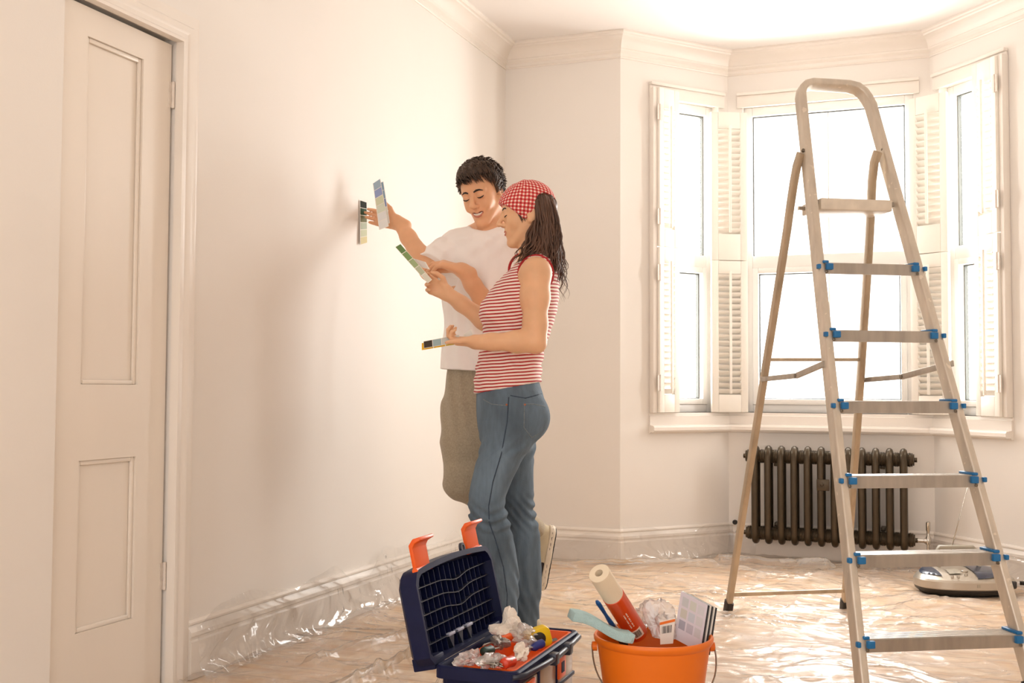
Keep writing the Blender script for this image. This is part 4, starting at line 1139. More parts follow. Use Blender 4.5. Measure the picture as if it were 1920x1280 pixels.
flat_shoe(woman, w_off, np.array([P(920, 1200, 4.04)[0], 4.03, 0]), (-1, -.1, 0))
flat_shoe(woman, w_off, np.array([P(958, 1186, 4.18)[0], 4.18, 0]), (-1, .1, 0))

# headscarf
Fb = Field(hO - .16, hO + .16, .0034)
Fb.ell(hO + hR @ np.array([-.010, 0, .034]) * .96, np.array([.108, .085, .098]) * .96, hR, .0)
Fb.ell(hO + hR @ np.array([.035, 0, .030]) * .96, np.array([.068, .068, .060]) * .96, hR, .03)
X, Y, Zc = Fb.grid(); lx = ((X - hO[0]) * hR[0, 0] + (Y - hO[1]) * hR[1, 0] + (Zc - hO[2]) * hR[2, 0]); lz = ((X - hO[0]) * hR[0, 2] + (Y - hO[1]) * hR[1, 2] + (Zc - hO[2]) * hR[2, 2])
ly = ((X - hO[0]) * hR[0, 1] + (Y - hO[1]) * hR[1, 1] + (Zc - hO[2]) * hR[2, 1])
zt = np.interp(lx, [-.12, -.103, -.070, -.046, -.036, -.0315, -.009, .016, .047, .08, .12], [.030, .046, .062, .056, .046, -.004, -.036, -.030, .004, .036, .064])
cr = .0022 * np.sin((lx * .8 + lz * .6) * 210 + 2 * np.sin(lz * 60)) * np.exp(-((lx - .01) / .035) ** 2)
Fb.f = (Fb.f + cr).astype(np.float32); Fb.clip(zt - lz)
scarf = Fb.build('headscarf', M_GING, woman, w_off, 2)
me = scarf.data; co = np.empty(len(me.vertices) * 3); me.vertices.foreach_get('co', co); co = co.reshape(-1, 3) + w_off - hO
lc = co @ hR; hh = np.abs(lc[:, 1]) + .022
U = .094 * np.arctan2(lc[:, 0], hh); Vv = .094 * np.arctan2(lc[:, 2] - .03, hh)
rt_ = math.radians(12); U, Vv = U * math.cos(rt_) + Vv * math.sin(rt_), -U * math.sin(rt_) + Vv * math.cos(rt_)
uvl = me.uv_layers.new(name='UVMap'); li = np.empty(len(me.loops), np.int32); me.loops.foreach_get('vertex_index', li)
uvl.data.foreach_set('uv', np.stack([U[li], Vv[li]], -1).ravel())

# hair lying on the skull behind the scarf
Fc = Field(hO - .16, hO + .16, .0038)
Fc.ell(hO + hR @ np.array([-.012, 0, .032]) * .96, np.array([.100, .078, .0905]) * .96, hR, .0)
Fc.ell(hO + hR @ np.array([-.070, 0, -.010]) * .96, np.array([.045, .066, .075]) * .96, hR, .03)
X, Y, Zc = Fc.grid(); qx = ((X - hO[0]) * hR[0, 0] + (Y - hO[1]) * hR[1, 0] + (Zc - hO[2]) * hR[2, 0]); qz = ((X - hO[0]) * hR[0, 2] + (Y - hO[1]) * hR[1, 2] + (Zc - hO[2]) * hR[2, 2]); qy = ((X - hO[0]) * hR[0, 1] + (Y - hO[1]) * hR[1, 1] + (Zc - hO[2]) * hR[2, 1])
Fc.f = (Fc.f + .0022 * np.sin(qx * 260 + 4 * np.sin(qz * 40)) + .0018 * np.sin(qy * 240 + 3 * np.sin(qz * 50))).astype(np.float32)
Fc.clip(np.maximum(qx + .026 + .25 * np.minimum(qz, 0), -.085 - qz)); Fc.build('hair_crown', M_HAIR_W, woman, w_off, 1)
# long wavy hair: many tapered locks grown from under the scarf
rg = np.random.default_rng(5); hm = MB()
def L2(x, y, z): return hO + hR @ (np.array([x, y, z]) * .96)
def lock(root, mid, end, r, wav, ph, n=15):
    pts = []; rad = []
    for k in range(n):
        t = k / (n - 1); p = (1 - t) ** 2 * root + 2 * t * (1 - t) * mid + t * t * end
        a = wav * t * (.6 + .6 * t)
        p = p + np.array([a * math.sin(ph + t * 17), a * .9 * math.cos(ph * 1.7 + t * 15), a * .3 * math.sin(ph * 2 + t * 12)])
        pts.append(p - w_off); rad.append(r * (1 - .25 * t - .68 * t ** 4) * (.85 + .3 * math.sin(ph + 9 * t)))
    hm.tube(pts, rad, n=6)
for k in range(330):
    th_ = rg.uniform(-1, 1); y = .074 * th_; x = rg.uniform(-.104, -.030) * (1 - .25 * abs(th_)); z = rg.uniform(-.05, .052)
    kk = math.sqrt(((x + .010) / .108) ** 2 + (y / .085) ** 2 + ((z - .034) / .098) ** 2); sc__ = min(1, .80 / kk); x, y, z = -.010 + (x + .010) * sc__, y * sc__, .034 + (z - .034) * sc__
    root = L2(x, y, z); fr = (x + .098) / .07
    eu = P(rg.normal(1042 - 34 * fr, 7), rg.uniform(490, 558) - 22 * fr, WV); eu[1] = hO[1] + y * 1.25 + rg.normal(0, .012)
    md = (root + eu) / 2 + np.array([.016 - .012 * fr, y * .35, .01])
    lock(root, md, eu, rg.uniform(.0050, .0088), rg.uniform(.004, .011), rg.uniform(0, 6.28), 18)
for k in range(120):     # locks down the near side of the neck
    x = rg.uniform(-.088, -.030); root = L2(x, 0, rg.uniform(-.055, .01)); root[1] = WV - rg.uniform(.045, .066)
    eu = P(rg.uniform(985, 1044) - 10 * (x + .03) / .06, rg.uniform(478, 540), WV); eu[1] = WV - rg.uniform(.055, .105)
    lock(root, (root + eu) / 2 + np.array([.014, -.012, .0]), eu, rg.uniform(.0045, .0075), rg.uniform(.003, .009), rg.uniform(0, 6.28), 18)
for k in range(150):     # hair combed down from the edge of the scarf
    x = rg.uniform(-.103, -.034); z = float(np.interp(x, [-.103, -.070, -.046, -.034], [.040, .056, .050, .030])) - abs(rg.normal(0, .012)); sg = -1 if k % 4 else 1
    yy = .080 * math.sqrt(max(.05, 1 - ((x + .010) / .110) ** 2 - ((z - .034) / .100) ** 2))
    root = L2(x, 0, z); root[1] = WV + sg * yy; fr = (x + .103) / .07
    eu = P(rg.normal(1046 - 42 * fr, 6), rg.uniform(455, 515), WV); eu[1] = WV + sg * rg.uniform(.06, .10)
    md = (root + eu) / 2 + np.array([.018 - .010 * fr, sg * .016, .012]); lock(root, md, eu, rg.uniform(.0045, .0070), rg.uniform(.002, .007), rg.uniform(0, 6.28), 16)
for k in range(26):      # curls lying over the near shoulder and loose ends
    root = L2(rg.uniform(-.05, -.02), -.066 * -1 if False else .064, rg.uniform(-.06, -.02)); eu = P(rg.uniform(958, 1000), rg.uniform(482, 506), WV - .10)
    eu[1] = WV - rg.uniform(.07, .12); root[1] = WV - .062
    lock(root, (root + eu) / 2 + np.array([.012, -.02, .0]), eu, .0055, .009, rg.uniform(0, 6.28), 18)
for k in range(24):
    root = L2(-.095, rg.uniform(-.04, .04), rg.uniform(-.02, .04)); eu = P(rg.uniform(1043, 1063), rg.uniform(520, 572), WV); eu[1] += rg.uniform(-.06, .05)
    lock(root, (root + eu) / 2 + np.array([.022, 0, .0]), eu, .0026, .012, rg.uniform(0, 6.28), 20)
for k in range(10):      # short hair before the ear
    for sg in (-1, 1):
        root = L2(rg.uniform(.016, .040), sg * .064, rg.uniform(-.012, .004)); lock(root, root + hR @ np.array([-.004, sg * .002, -.014]), root + hR @ np.array([-.012, -sg * .002, -.034]), .0028, .001, k, 7)
hm.build('hair', M_HAIR_W, woman, world=False, smooth=True)

# ------------------------------------------------------------------ man: behind her, half turned, one hand on the wall, one foot raised
M_TEE = mat('white_cotton', srgb(246, 238, 233), rough=0.85, var=0.02, bump=0.08, bscale=300, sheen=.1)
M_SWEAT = mat('grey_marl_jersey', srgb(164, 150, 128), rough=0.95, var=0.14, scale=160, bump=0.15, bscale=320, sheen=.15)
MV = 4.50
m_off = P(915, 1155, MV); m_off[2] = 0
man = thing('person', 'smiling dark-haired man in white T-shirt and grey joggers touching the wall', 'person', M=uvz_matrix(m_off[0], m_off[1]))
PHI = -math.atan2(.17, .25) * .75       # shoulder line swings away to the left
def rows_m(tab):
    out = []
    for py, xl, xr, a, b, v in tab:
        l, r = P(xl, py, v), P(xr, py, v); out.append((l[2], (l[0] + r[0]) / 2, v, a, b))
    return out
MT = [(412, 890, 952, .055, .050, 4.53), (420, 878, 955, .095, .066, 4.52), (432, 868, 956, .135, .084, 4.51), (447, 862, 956, .165, .098, 4.50), (465, 858, 956, .180, .108, 4.50), (490, 856, 956, .183, .112, 4.50), (520, 854, 955, .175, .112, 4.49), (570, 847, 958, .160, .112, 4.48), (620, 842, 958, .152, .110, 4.48), (665, 838, 957, .152, .110, 4.48), (708, 836, 957, .155, .112, 4.48)]
hOm = P(904, 362, 4.45); hRm = rot_basis((-.37, -.84, -.36), (-.30, -.32, .92))
Fm = Field((P(676, 400, 4.7)[0], 4.10, P(900, 700, MV)[2]), (P(985, 400, MV)[0], 4.76, P(900, 312, 4.45)[2]), .0034)
gm = head(Fm, hOm, hRm, 1.02)
Fm.loft(rows_m(MT)[:-2], k=.03, grow=-.014, phi=PHI)
Fm.chain([gm(-.022, 0, -.05), gm(-.03, 0, -.10), P(925, 455, 4.52)], [.056, .056, .070], .03)
rsh, rel, rwr = P(860, 458, 4.58), P(806, 507, 4.45), P(749, 419, 4.585)
lsh, lel, lwr = P(955, 476, 4.46), P(927, 592, 4.375), P(868, 507, 4.30)
Fm.chain([rsh, lerp(rsh, rel, .5), rel], [.054, .047, .040], .03); Fm.chain([rel, lerp(rel, rwr, .28), lerp(rel, rwr, .7), rwr], [.039, .042, .032, .0265], .02)
Fm.chain([lsh, lerp(lsh, lel, .5), lel], [.054, .047, .040], .03); Fm.chain([lel, lerp(lel, lwr, .28), lerp(lel, lwr, .7), lwr], [.039, .042, .032, .0265], .02)
wall_pt = on_x(686, 400, .012); wk = np.array([(wall_pt - CAM) @ RH, (wall_pt - CAM) @ FH, wall_pt[2]])
hdir = wk - rwr
hand(Fm, rwr, hdir + np.array([0, .01, -.004]), (.15, -1, .1), (-.1, -.1, 1), .98, [(4, 8, 6), (2, 8, 6), (4, 12, 8), (14, 22, 14)], -.004,
     thumb=((.45, .78, .45), (.80, .50, .22), (.95, .12, .10)))
hand(Fm, lwr, (-.95, -.10, .30), (-.25, .15, -.95), (.1, 1, .25), 1.04, [(26, 14, 10), (22, 26, 14), (24, 34, 18), (26, 40, 22)], .002,
     thumb=((.80, .35, .45), (.92, -.10, .35), (.92, -.25, .25)))
# open, smiling mouth
for y in (-1, 0, 1): Fm.ell(gm(.094 - .008 * abs(y), .014 * y, -.0665 + .004 * abs(y)), (.012, .011, .0052), hRm, .003, 'cut')
for sgn in (-1, 1): Fm.ell(gm(.068, .040 * sgn, -.042), (.014, .012, .014), hRm, .012)
Fm.build('body', M_SKIN_M, man, m_off, 2)
for sgn in (-1, 1):
    face_tube(Fm, gm, hRm, [(sgn * y, z) for y, z in ((.012, .021), (.023, .0255), (.034, .0255), (.047, .0195))], [.0030, .0042, .0036, .0014], 'eyebrow', M_LASH, man, m_off)
    face_tube(Fm, gm, hRm, [(sgn * y, z) for y, z in ((.018, -.0020), (.025, -.0045), (.032, -.0050), (.040, -.0030), (.046, .0005))], [.0012, .0024, .0030, .0026, .0012], 'eyelashes', M_LASH, man, m_off, .0006)
def mouth_strip(name, ys, z0, z1, x, mt, th=.003):
    m = MB(); n = len(ys); vs = []
    for y in ys:
        c_ = x - 9.0 * y * y
        for zz, dx in ((z0, 0), (z1, 0), (z1, -th), (z0, -th)): vs.append(gm(c_ + dx, y, zz + 7.5 * y * y) - m_off)
    fs = [(i * 4 + k, i * 4 + (k + 1) % 4, (i + 1) * 4 + (k + 1) % 4, (i + 1) * 4 + k) for i in range(n - 1) for k in range(4)] + [(0, 1, 2, 3), tuple(range(4 * n - 1, 4 * n - 5, -1))]
    m.add(vs, fs); return m.build(name, mt, man, world=False, auto=40)
mouth_strip('teeth', [-.019 + .038 * k / 10 for k in range(11)], -.0705, -.0635, .0895, M_TOOTH)
mouth_strip('inner_mouth', [-.021 + .042 * k / 10 for k in range(11)], -.0740, -.0600, .0855, M_MOUTH)
face_tube(Fm, gm, hRm, [(-.026, -.0580), (-.012, -.0605), (0, -.0608), (.012, -.0605), (.026, -.0580)], [.0008, .0024, .0027, .0024, .0008], 'upper_lip', M_LIP, man, m_off)
face_tube(Fm, gm, hRm, [(-.025, -.0600), (-.013, -.0730), (0, -.0760), (.013, -.0730), (.025, -.0600)], [.0008, .0032, .0040, .0032, .0008], 'lower_lip', M_LIP, man, m_off)

# T-shirt with sleeves
Fs = Field((P(780, 500, 4.4)[0], 4.22, P(900, 712, 4.48)[2]), (P(995, 500, MV)[0], 4.78, P(900, 425, MV)[2]), .0042)
Fs.loft(rows_m(MT), k=.0, grow=.006, phi=PHI)
send = lerp(rsh, rel, .93)
Fs.chain([rsh + np.array([.01, 0, 0]), lerp(rsh, rel, .5), send], [.075, .073, .073], .03)
Fs.chain([lsh, lerp(lsh, lel, .62)], [.075, .072], .03)
X, Y, Zc = Fs.grid()
dd = unit(rel - rsh); sd = (X - send[0]) * dd[0] + (Y - send[1]) * dd[1] + (Zc - send[2]) * dd[2]
near = (X - send[0]) ** 2 + (Y - send[1]) ** 2 + (Zc - send[2]) ** 2 < .13 ** 2
Fs.f = np.where(near, np.maximum(Fs.f, sd), Fs.f).astype(np.float32)
dd = unit(lel - lsh); sendl = lerp(lsh, lel, .60); sd = (X - sendl[0]) * dd[0] + (Y - sendl[1]) * dd[1] + (Zc - sendl[2]) * dd[2]
near = ((X - sendl[0]) ** 2 + (Y - sendl[1]) ** 2 + (Zc - sendl[2]) ** 2 < .10 ** 2) & (X > sendl[0] - .04)
wr = .0042 * np.sin((X * 1.0 + .35 * Zc) * 85 + 4 * np.sin(Zc * 9 + Y * 14)) * (.35 + .65 * np.clip((P(900, 470, MV)[2] + .1 - Zc) / .3, 0, 1)) + .0035 * np.sin((X * .8 - Zc) * 95 + 3 * np.sin(Y * 20)) * np.exp(-((Zc - rsh[2]) / .08) ** 2)
Fs.f = (Fs.f + wr).astype(np.float32)
Fs.clip(P(900, 694, 4.48)[2] - Zc - .06 * (X - P(860, 690, 4.48)[0]) * 1 + 0 * Y)
Fs.cone(P(914, 405, 4.46), P(925, 436, 4.52), .082, .060, .012, 'cut')
shirt = Fs.build('t_shirt', M_TEE, man, m_off, 2)
ring = []
for k in range(33):
    a = 2 * math.pi * k / 32; c_ = P(922, 436, 4.505); d = np.array([.068 * math.cos(a), .062 * math.sin(a), .016 * math.sin(a) + .008 * math.cos(a)])
    ring.append(c_ + d - m_off)
MB().tube(ring, .006, n=8, cap=False).build('collar', M_TEE, shirt, world=False, smooth=True)

# jogging trousers
rk, ra_ = P(866, 903, 4.38), P(1000, 992, 4.72)
lk, la_ = P(925, 935, 4.47), P(948, 1135, 4.50)
rh, lh = P(878, 770, 4.50), P(926, 770, 4.49)
Fp = Field((P(818, 780, 4.4)[0], 4.18, .03), (P(1035, 900, 4.75)[0], 4.90, P(900, 668, 4.48)[2]), .0045)
MP = [(672, 850, 948, .120, .095, 4.49), (692, 846, 950, .130, .102, 4.49), (720, 842, 952, .140, .112, 4.49), (745, 838, 953, .146, .118, 4.49), (775, 836, 955, .150, .122, 4.49), (815, 840, 955, .140, .115, 4.48)]
Fp.loft(rows_m(MP), k=.02, phi=PHI)
Fp.chain([rh, lerp(rh, rk, .5), rk, lerp(rk, ra_, .45), ra_], [.086, .088, .064, .066, .052], .05)
Fp.chain([lh, lerp(lh, lk, .5), lk, lerp(lk, la_, .4), la_], [.095, .082, .066, .068, .058], .03)
X, Y, Zc = Fp.grid()
wr = .004 * np.sin((X + .15 * Zc) * 130 + .7 * np.sin(Zc * 9)) * np.clip((Zc - .55) / .35, .2, 1) + .0018 * np.sin((Zc + .7 * X) * 75 + 4 * np.sin(X * 18)) * np.exp(-((Zc - .62) / .16) ** 2)
Fp.f = (Fp.f + wr).astype(np.float32)
Fp.build('joggers', M_SWEAT, man, m_off, 2)
# raised canvas shoe: toe down, sole turned to the right
hl_, tp_ = P(1024, 1003, 4.74), P(1009, 1090, 4.70)
fx = unit(tp_ - hl_); nS = unit(np.array([1, .25, -.10]) - fx * (np.array([1, .25, -.10]) @ fx)); wS = np.cross(fx, nS); LS = np.linalg.norm(tp_ - hl_)
def SP(a, b, c_): return hl_ + fx * a * LS + nS * b + wS * c_
Fh = Field(np.minimum(hl_, tp_) - .10, np.maximum(hl_, tp_) + .10, .004)
Fh.cone(SP(-.02, -.010, 0), SP(1.0, .000, 0), .038, .026, .02); Fh.cone(SP(.02, -.03, 0), SP(.5, -.02, 0), .042, .036, .02); Fh.cone(SP(.0, -.045, 0), SP(.05, -.075, 0), .038, .040, .02)
X, Y, Zq = Fh.grid(); sb = (X - hl_[0]) * nS[0] + (Y - hl_[1]) * nS[1] + (Zq - hl_[2]) * nS[2]; Fh.clip(sb - .018)
shoe = Fh.build('shoe', M_CANV, man, m_off, 2)
Fo = Field(np.minimum(hl_, tp_) - .10, np.maximum(hl_, tp_) + .10, .004)
Fo.cone(SP(-.02, .016, 0), SP(.45, .016, 0), .043, .038, .01); Fo.cone(SP(.45, .016, 0), SP(1.0, .014, 0), .038, .036, .02)
Fo.clip(np.maximum(.004 - sb, sb - .030)); Fo.build('sole', M_SOLEW, shoe, m_off, 1)
Fo = Field(np.minimum(hl_, tp_) - .10, np.maximum(hl_, tp_) + .10, .004)
Fo.cone(SP(-.01, .02, 0), SP(1.0, .018, 0), .0395, .0325, .01)
Fo.clip(np.maximum(.029 - sb, sb - .036)); Fo.build('tread', M_BLACK, shoe, m_off, 1)
Fo = Field(np.minimum(hl_, tp_) - .10, np.maximum(hl_, tp_) + .10, .004)
Fo.cone(SP(-.02, .016, 0), SP(1.0, .0155, 0), .0445, .0370, .02); Fo.clip(np.maximum(.013 - sb, sb - .017)); Fo.build('sole_stripe', mat('navy_rubber_stripe', srgb(60, 46, 50), rough=.6), shoe, m_off, 1)
Fo = Field(np.minimum(hl_, tp_) - .10, np.maximum(hl_, tp_) + .10, .004)
Fo.cone(SP(.45, -.012, 0), SP(.98, -.004, 0), .0375, .0285, .02); Fo.clip(sb - .006); Fo.build('toe_panel', mat('black_canvas', srgb(42, 34, 34), rough=.85), shoe, m_off, 1)
flat_shoe(man, m_off, np.array([la_[0] - .03, la_[1], 0]), (-.8, -.5, 0), L=.28)

# short dark hair: cap plus hundreds of swept tufts
Fk = Field(hOm - .17, hOm + .17, .0036)
Fk.ell(hOm + hRm @ np.array([-.012, 0, .040]) * 1.02, np.array([.108, .088, .098]) * 1.02, hRm, .0)
Fk.ell(hOm + hRm @ np.array([.030, .0, .082]) * 1.02, np.array([.062, .062, .040]) * 1.02, hRm, .03)
X, Y, Zc = Fk.grid(); loc = [((X - hOm[0]) * hRm[0, i] + (Y - hOm[1]) * hRm[1, i] + (Zc - hOm[2]) * hRm[2, i]) for i in range(3)]
zt = np.interp(loc[0], [-.12, -.04, -.022, -.014, .012, .026, .045, .075, .11], [-.055, -.05, -.01, .012, -.012, .036, .064, .080, .086]) + .004 * np.sin(loc[1] * 130 + 1) + .012 * np.clip(loc[1] / .05, 0, 1) * (loc[0] > .03)
Fk.f = (Fk.f + .0022 * np.sin(loc[1] * 190 + 3 * np.sin(loc[0] * 40)) + .0012 * np.sin(loc[0] * 90 + loc[2] * 110 + 4 * np.sin(loc[1] * 70))).astype(np.float32)
Fk.clip(zt - loc[2])
hair = Fk.build('hair', M_HAIR, man, m_off, 1)
V, _f = Fk.mesh(1); rg = np.random.default_rng(9); tm = MB()
Vl = (V - hOm) @ hRm; cand = np.where(Vl[:, 2] > np.interp(Vl[:, 0], [-.12, -.03, .03, .11], [-.04, -.03, .055, .086]))[0]
for i in rg.choice(cand, 1700, replace=False):
    p = V[i]; l = Vl[i]; nrm_ = unit(l - np.array([-.012, 0, .035])); sw = np.array([.55, .55 + .25 * math.sin(l[0] * 60), -.35 if l[0] > .03 else -.2]); sw = unit(sw - nrm_ * (sw @ nrm_))
    d = hRm @ unit(sw + nrm_ * rg.uniform(.02, .14)); ln = rg.uniform(.022, .040); up_ = hRm @ nrm_
    q = [p - up_ * .003 - m_off, p + d * ln * .5 + up_ * .002 - m_off, p + d * ln - up_ * .002 - m_off]
    tm.tube(q, [.0022, .0019, .0003], n=4)
tm.build('hair_tufts', M_HAIR, man, world=False, smooth=True)

# ------------------------------------------------------------------ paint colour cards
M_CARD = mat('white_card', srgb(240, 234, 224), rough=0.6, var=0.01)
def swatch(col): return mat('swatch_%d_%d_%d' % col, srgb(*col), rough=0.7, var=0.02, spec=.12)
def card(q, cols, label, edge=.10, gap=.05, th=.0007, margin=.06, group='paint colour cards', back=None):
    """q: four world corners, first two the short top edge; colour fields run down the card"""
    q = [np.asarray(p, float) for p in q]; o = sum(q) / 4
    n = unit(np.cross(q[1] - q[0], q[3] - q[0])); n = n if n @ (CAM - o) > 0 else -n
    root = thing('paint_card', label, 'colour card', tuple(o), 0, group)
    m = MB(); vs = q + [p - n * th for p in q]; m.add(vs, [(0, 1, 2, 3), (7, 6, 5, 4), (0, 4, 5, 1), (1, 5, 6, 2), (2, 6, 7, 3), (3, 7, 4, 0)])
    m.build('card_backing', back or M_CARD, root)
    B = lambda s, t: lerp(lerp(q[0], q[1], s), lerp(q[3], q[2], s), t)
    k = len(cols)
    for i, c_ in enumerate(cols):
        if c_ is None: continue
        t0, t1 = (i + gap * .5) / k, (i + 1 - gap) / k
        a = [B(margin, t0), B(1 - margin, t0), B(1 - margin, t1), B(margin, t1)]
        m = MB(); m.add([p + n * .0004 for p in a] + [p for p in a], [(0, 1, 2, 3), (7, 6, 5, 4), (0, 4, 5, 1), (1, 5, 6, 2), (2, 6, 7, 3), (3, 7, 4, 0)])
        m.build('colour_field', swatch(c_), root)
    return root
W_ = lambda p: CAM * np.array([1, 1, 0]) + RH * p[0] + FH * p[1] + np.array([0, 0, p[2]])      # (u, v, z) -> world
wq = [on_x(674.5, 375, .004), on_x(688, 379.5, .004), on_x(689, 455, .010), on_x(675.5, 459, .010)]
card(wq, [(44, 48, 42), (58, 82, 64), (122, 124, 98), (186, 196, 178), (206, 212, 184), (222, 212, 166)], 'dark green to cream colour card pressed flat against the wall')
V1 = 4.530
card([W_(P(704, 346, V1 + .012)), W_(P(719, 340, V1 + .012)), W_(P(731, 418, V1 + .004)), W_(P(716, 425, V1 + .004))], [(150, 176, 196), (150, 176, 196), (146, 160, 200), (226, 226, 214), (232, 230, 224)], 'rear blue colour card in the man\'s raised hand, half hidden by another')
card([W_(P(699, 344, V1)), W_(P(713, 334.5, V1)), W_(P(729, 424, V1 - .012)), W_(P(711, 431, V1 - .012))], [(166, 186, 202), (152, 166, 206), (214, 218, 188), (216, 222, 204), (228, 228, 226), (232, 231, 228)], 'front blue to white colour card in the man\'s raised hand')
V2 = 4.105
card([W_(P(741, 463, V2 + .02)), W_(P(751, 457, V2 + .02)), W_(P(810, 524, V2 - .01)), W_(P(802, 531, V2 - .01))], [(112, 142, 92), (136, 162, 108), (168, 184, 140), (192, 196, 168), (224, 220, 204)], 'green colour card held between the two people')
card([W_(P(774, 484, V2 + .06)), W_(P(798, 491, V2 + .04)), W_(P(806, 505, V2 + .03)), W_(P(783, 499, V2 + .05))], [(226, 216, 208)], 'blank white card at the man\'s pointing fingertip', margin=.1)
V3 = 3.900
card([W_(P(790.5, 643, V3 + .004)), W_(P(790.5, 656.5, V3 + .004)), W_(P(858, 645, V3 + .006)), W_(P(858, 632, V3 + .006))], [(236, 186, 52), (236, 186, 52), (228, 200, 96)], 'yellow colour card lowest in the fan in the woman\'s near hand', margin=.02)
card([W_(P(794, 639.5, V3)), W_(P(795, 653, V3)), W_(P(862, 641, V3 + .002)), W_(P(861, 627, V3 + .002))], [(74, 66, 58), (164, 186, 190), (206, 208, 204), (220, 218, 212)], 'dark brown and blue-grey colour card on top in the woman\'s near hand', margin=.06)
card([W_(P(868, 628, V3 + .05)), W_(P(884, 617, V3 + .05)), W_(P(890, 631, V3 + .05)), W_(P(873, 640, V3 + .05))], [(228, 226, 218)], 'pale card end sticking up behind the woman\'s near wrist', margin=.1)

# ------------------------------------------------------------------ navy toolbox, lid open towards the left wall
M_NAVY = mat('navy_plastic', srgb(13, 20, 58), rough=0.5, var=0.1, scale=20, spec=.25, bump=.03, bscale=200)
M_NAVY2 = mat('grey_navy_plastic', srgb(36, 40, 56), rough=0.4, var=0.08)
M_ORNG = mat('orange_plastic', srgb(240, 96, 20), rough=0.38, var=0.04)
M_BOXCL = mat('smoky_clear_drawer', srgb(178, 158, 136), rough=0.25, var=0.12, scale=12)
tb = thing('toolbox', 'open navy blue toolbox with orange tray and orange catches on the floor', 'toolbox', (1.180, 2.748, .003), math.radians(.6))
HX, HY, TZ = .108, .258, .247
def rbox(hx, hy, r, n=5):
    return [(sx * (hx - r) + r * math.cos(a), sy * (hy - r) + r * math.sin(a)) for sx, sy, a0 in ((1, 1, 0), (-1, 1, 90), (-1, -1, 180), (1, -1, 270)) for a in (math.radians(a0 + 90 * k / n) for k in range(n + 1))]
def ring_loft(levels, closed_bottom=True):
    m = MB(); vs = []; n = None
    for hx, hy, r, z, cx in levels:
        p = rbox(hx, hy, r); n = len(p); vs += [(x + cx, y, z) for x, y in p]
    fs = [(i * n + k, i * n + (k + 1) % n, (i + 1) * n + (k + 1) % n, (i + 1) * n + k) for i in range(len(levels) - 1) for k in range(n)]
    fs.append(tuple(range(n - 1, -1, -1))); fs.append(tuple(range((len(levels) - 1) * n, len(levels) * n)))
    return m.add(vs, fs)
ring_loft([(.086, .225, .02, 0, 0), (.092, .232, .02, .01, 0), (.098, .240, .02, TZ - .032, 0), (HX, HY, .022, TZ - .030, 0), (HX, HY, .022, TZ - .004, 0), (HX - .004, HY - .004, .02, TZ, 0),
           (HX - .012, HY - .012, .018, TZ, 0), (HX - .016, HY - .016, .016, TZ - .01, 0), (HX - .022, HY - .022, .014, .05, 0)]).build('body', M_NAVY, tb, world=False, auto=35)
# lift-out tray
ring_loft([(.070, .212, .012, TZ - .062, .012), (.078, .226, .012, TZ - .006, .012), (.084, .232, .014, TZ - .006, .012), (.084, .232, .014, TZ - .001, .012), (.077, .225, .012, TZ - .001, .012), (.075, .223, .012, TZ - .006, .012), (.067, .209, .010, TZ - .058, .012)]).build('tray', M_ORNG, tb, world=False, auto=35)
# side compartments behind clear doors on the right flank
for y0, y1 in ((-.215, -.085), (-.065, .065), (.085, .215)):
    MB().box((.0945, y0, .035), (.101, y1, TZ - .040)).build('clear_door', M_BOXCL, tb, world=False, bevel=.004)
for y0 in (-.075, .075): MB().box((.094, y0 - .005, .03), (.1035, y0 + .005, TZ - .034)).build('door_post', M_NAVY, tb, world=False, bevel=.002)
MB().box((.094, -.225, TZ - .115), (.1045, .225, TZ - .105)).build('door_rail', M_NAVY, tb, world=False, bevel=.002)
for y0 in (-.15, .10):
    m = MB(); m.box((.100, y0 - .030, TZ - .095), (.109, y0 + .030, TZ - .040)); o = m.build('side_catch', M_ORNG, tb, world=False, bevel=.004)
    MB().box((.1085, y0 - .012, TZ - .080), (.1105, y0 + .012, TZ - .052)).build('slot', M_NAVY, o, world=False)
m = MB(); m.tube([(.095, -.255, TZ - .012), (.116, -.225, TZ - .012), (.124, -.10, TZ - .014), (.126, 0, TZ - .016), (.124, .10, TZ - .014), (.116, .225, TZ - .012), (.095, .255, TZ - .012)], .0075, n=8); m.build('carry_bar', M_NAVY2, tb, world=False, smooth=True)
for y0 in (-.02, .10): MB().box((.112, y0 - .016, TZ - .032), (.134, y0 + .016, TZ - .002)).build('bar_clip', M_NAVY2, tb, world=False, bevel=.004)
# lid: shallow tray standing on the hinge line
TA = math.radians(13); LH = np.array([-math.sin(TA), 0, math.cos(TA)]); LN = np.array([math.cos(TA), 0, math.sin(TA)]); LY = np.array([0, 1.0, 0]); LO = np.array([-HX - .004, 0, TZ - .004])
HL, DL = .230, .058
def LP(y, h, n): return LO + LY * y + LH * h + LN * n
def lid_box(m, y0, y1, h0, h1, n0, n1):
    vs = [LP(y, h, n_) for n_ in (n0, n1) for (y, h) in ((y0, h0), (y1, h0), (y1, h1), (y0, h1))]
    return m.add(vs, [(3, 2, 1, 0), (4, 5, 6, 7), (0, 1, 5, 4), (1, 2, 6, 5), (2, 3, 7, 6), (3, 0, 4, 7)])
def arch(y): return HL + .014 * (1 - (y / HY) ** 2) - .03 * max(0, (abs(y) - .225) / .033) ** 2
ys = [-HY + 2 * HY * k / 32 for k in range(33)]
outl = [(y, arch(y)) for y in ys] + [(HY, .02), (HY - .02, 0), (-HY + .02, 0), (-HY, .02)]
inn = [(y * (HY - .010) / HY, (h - .10) * .90 + .10) for y, h in outl]
m = MB(); n = len(outl)
bulge = lambda y, h, f: (y * f, (h - .1) * f + .1)
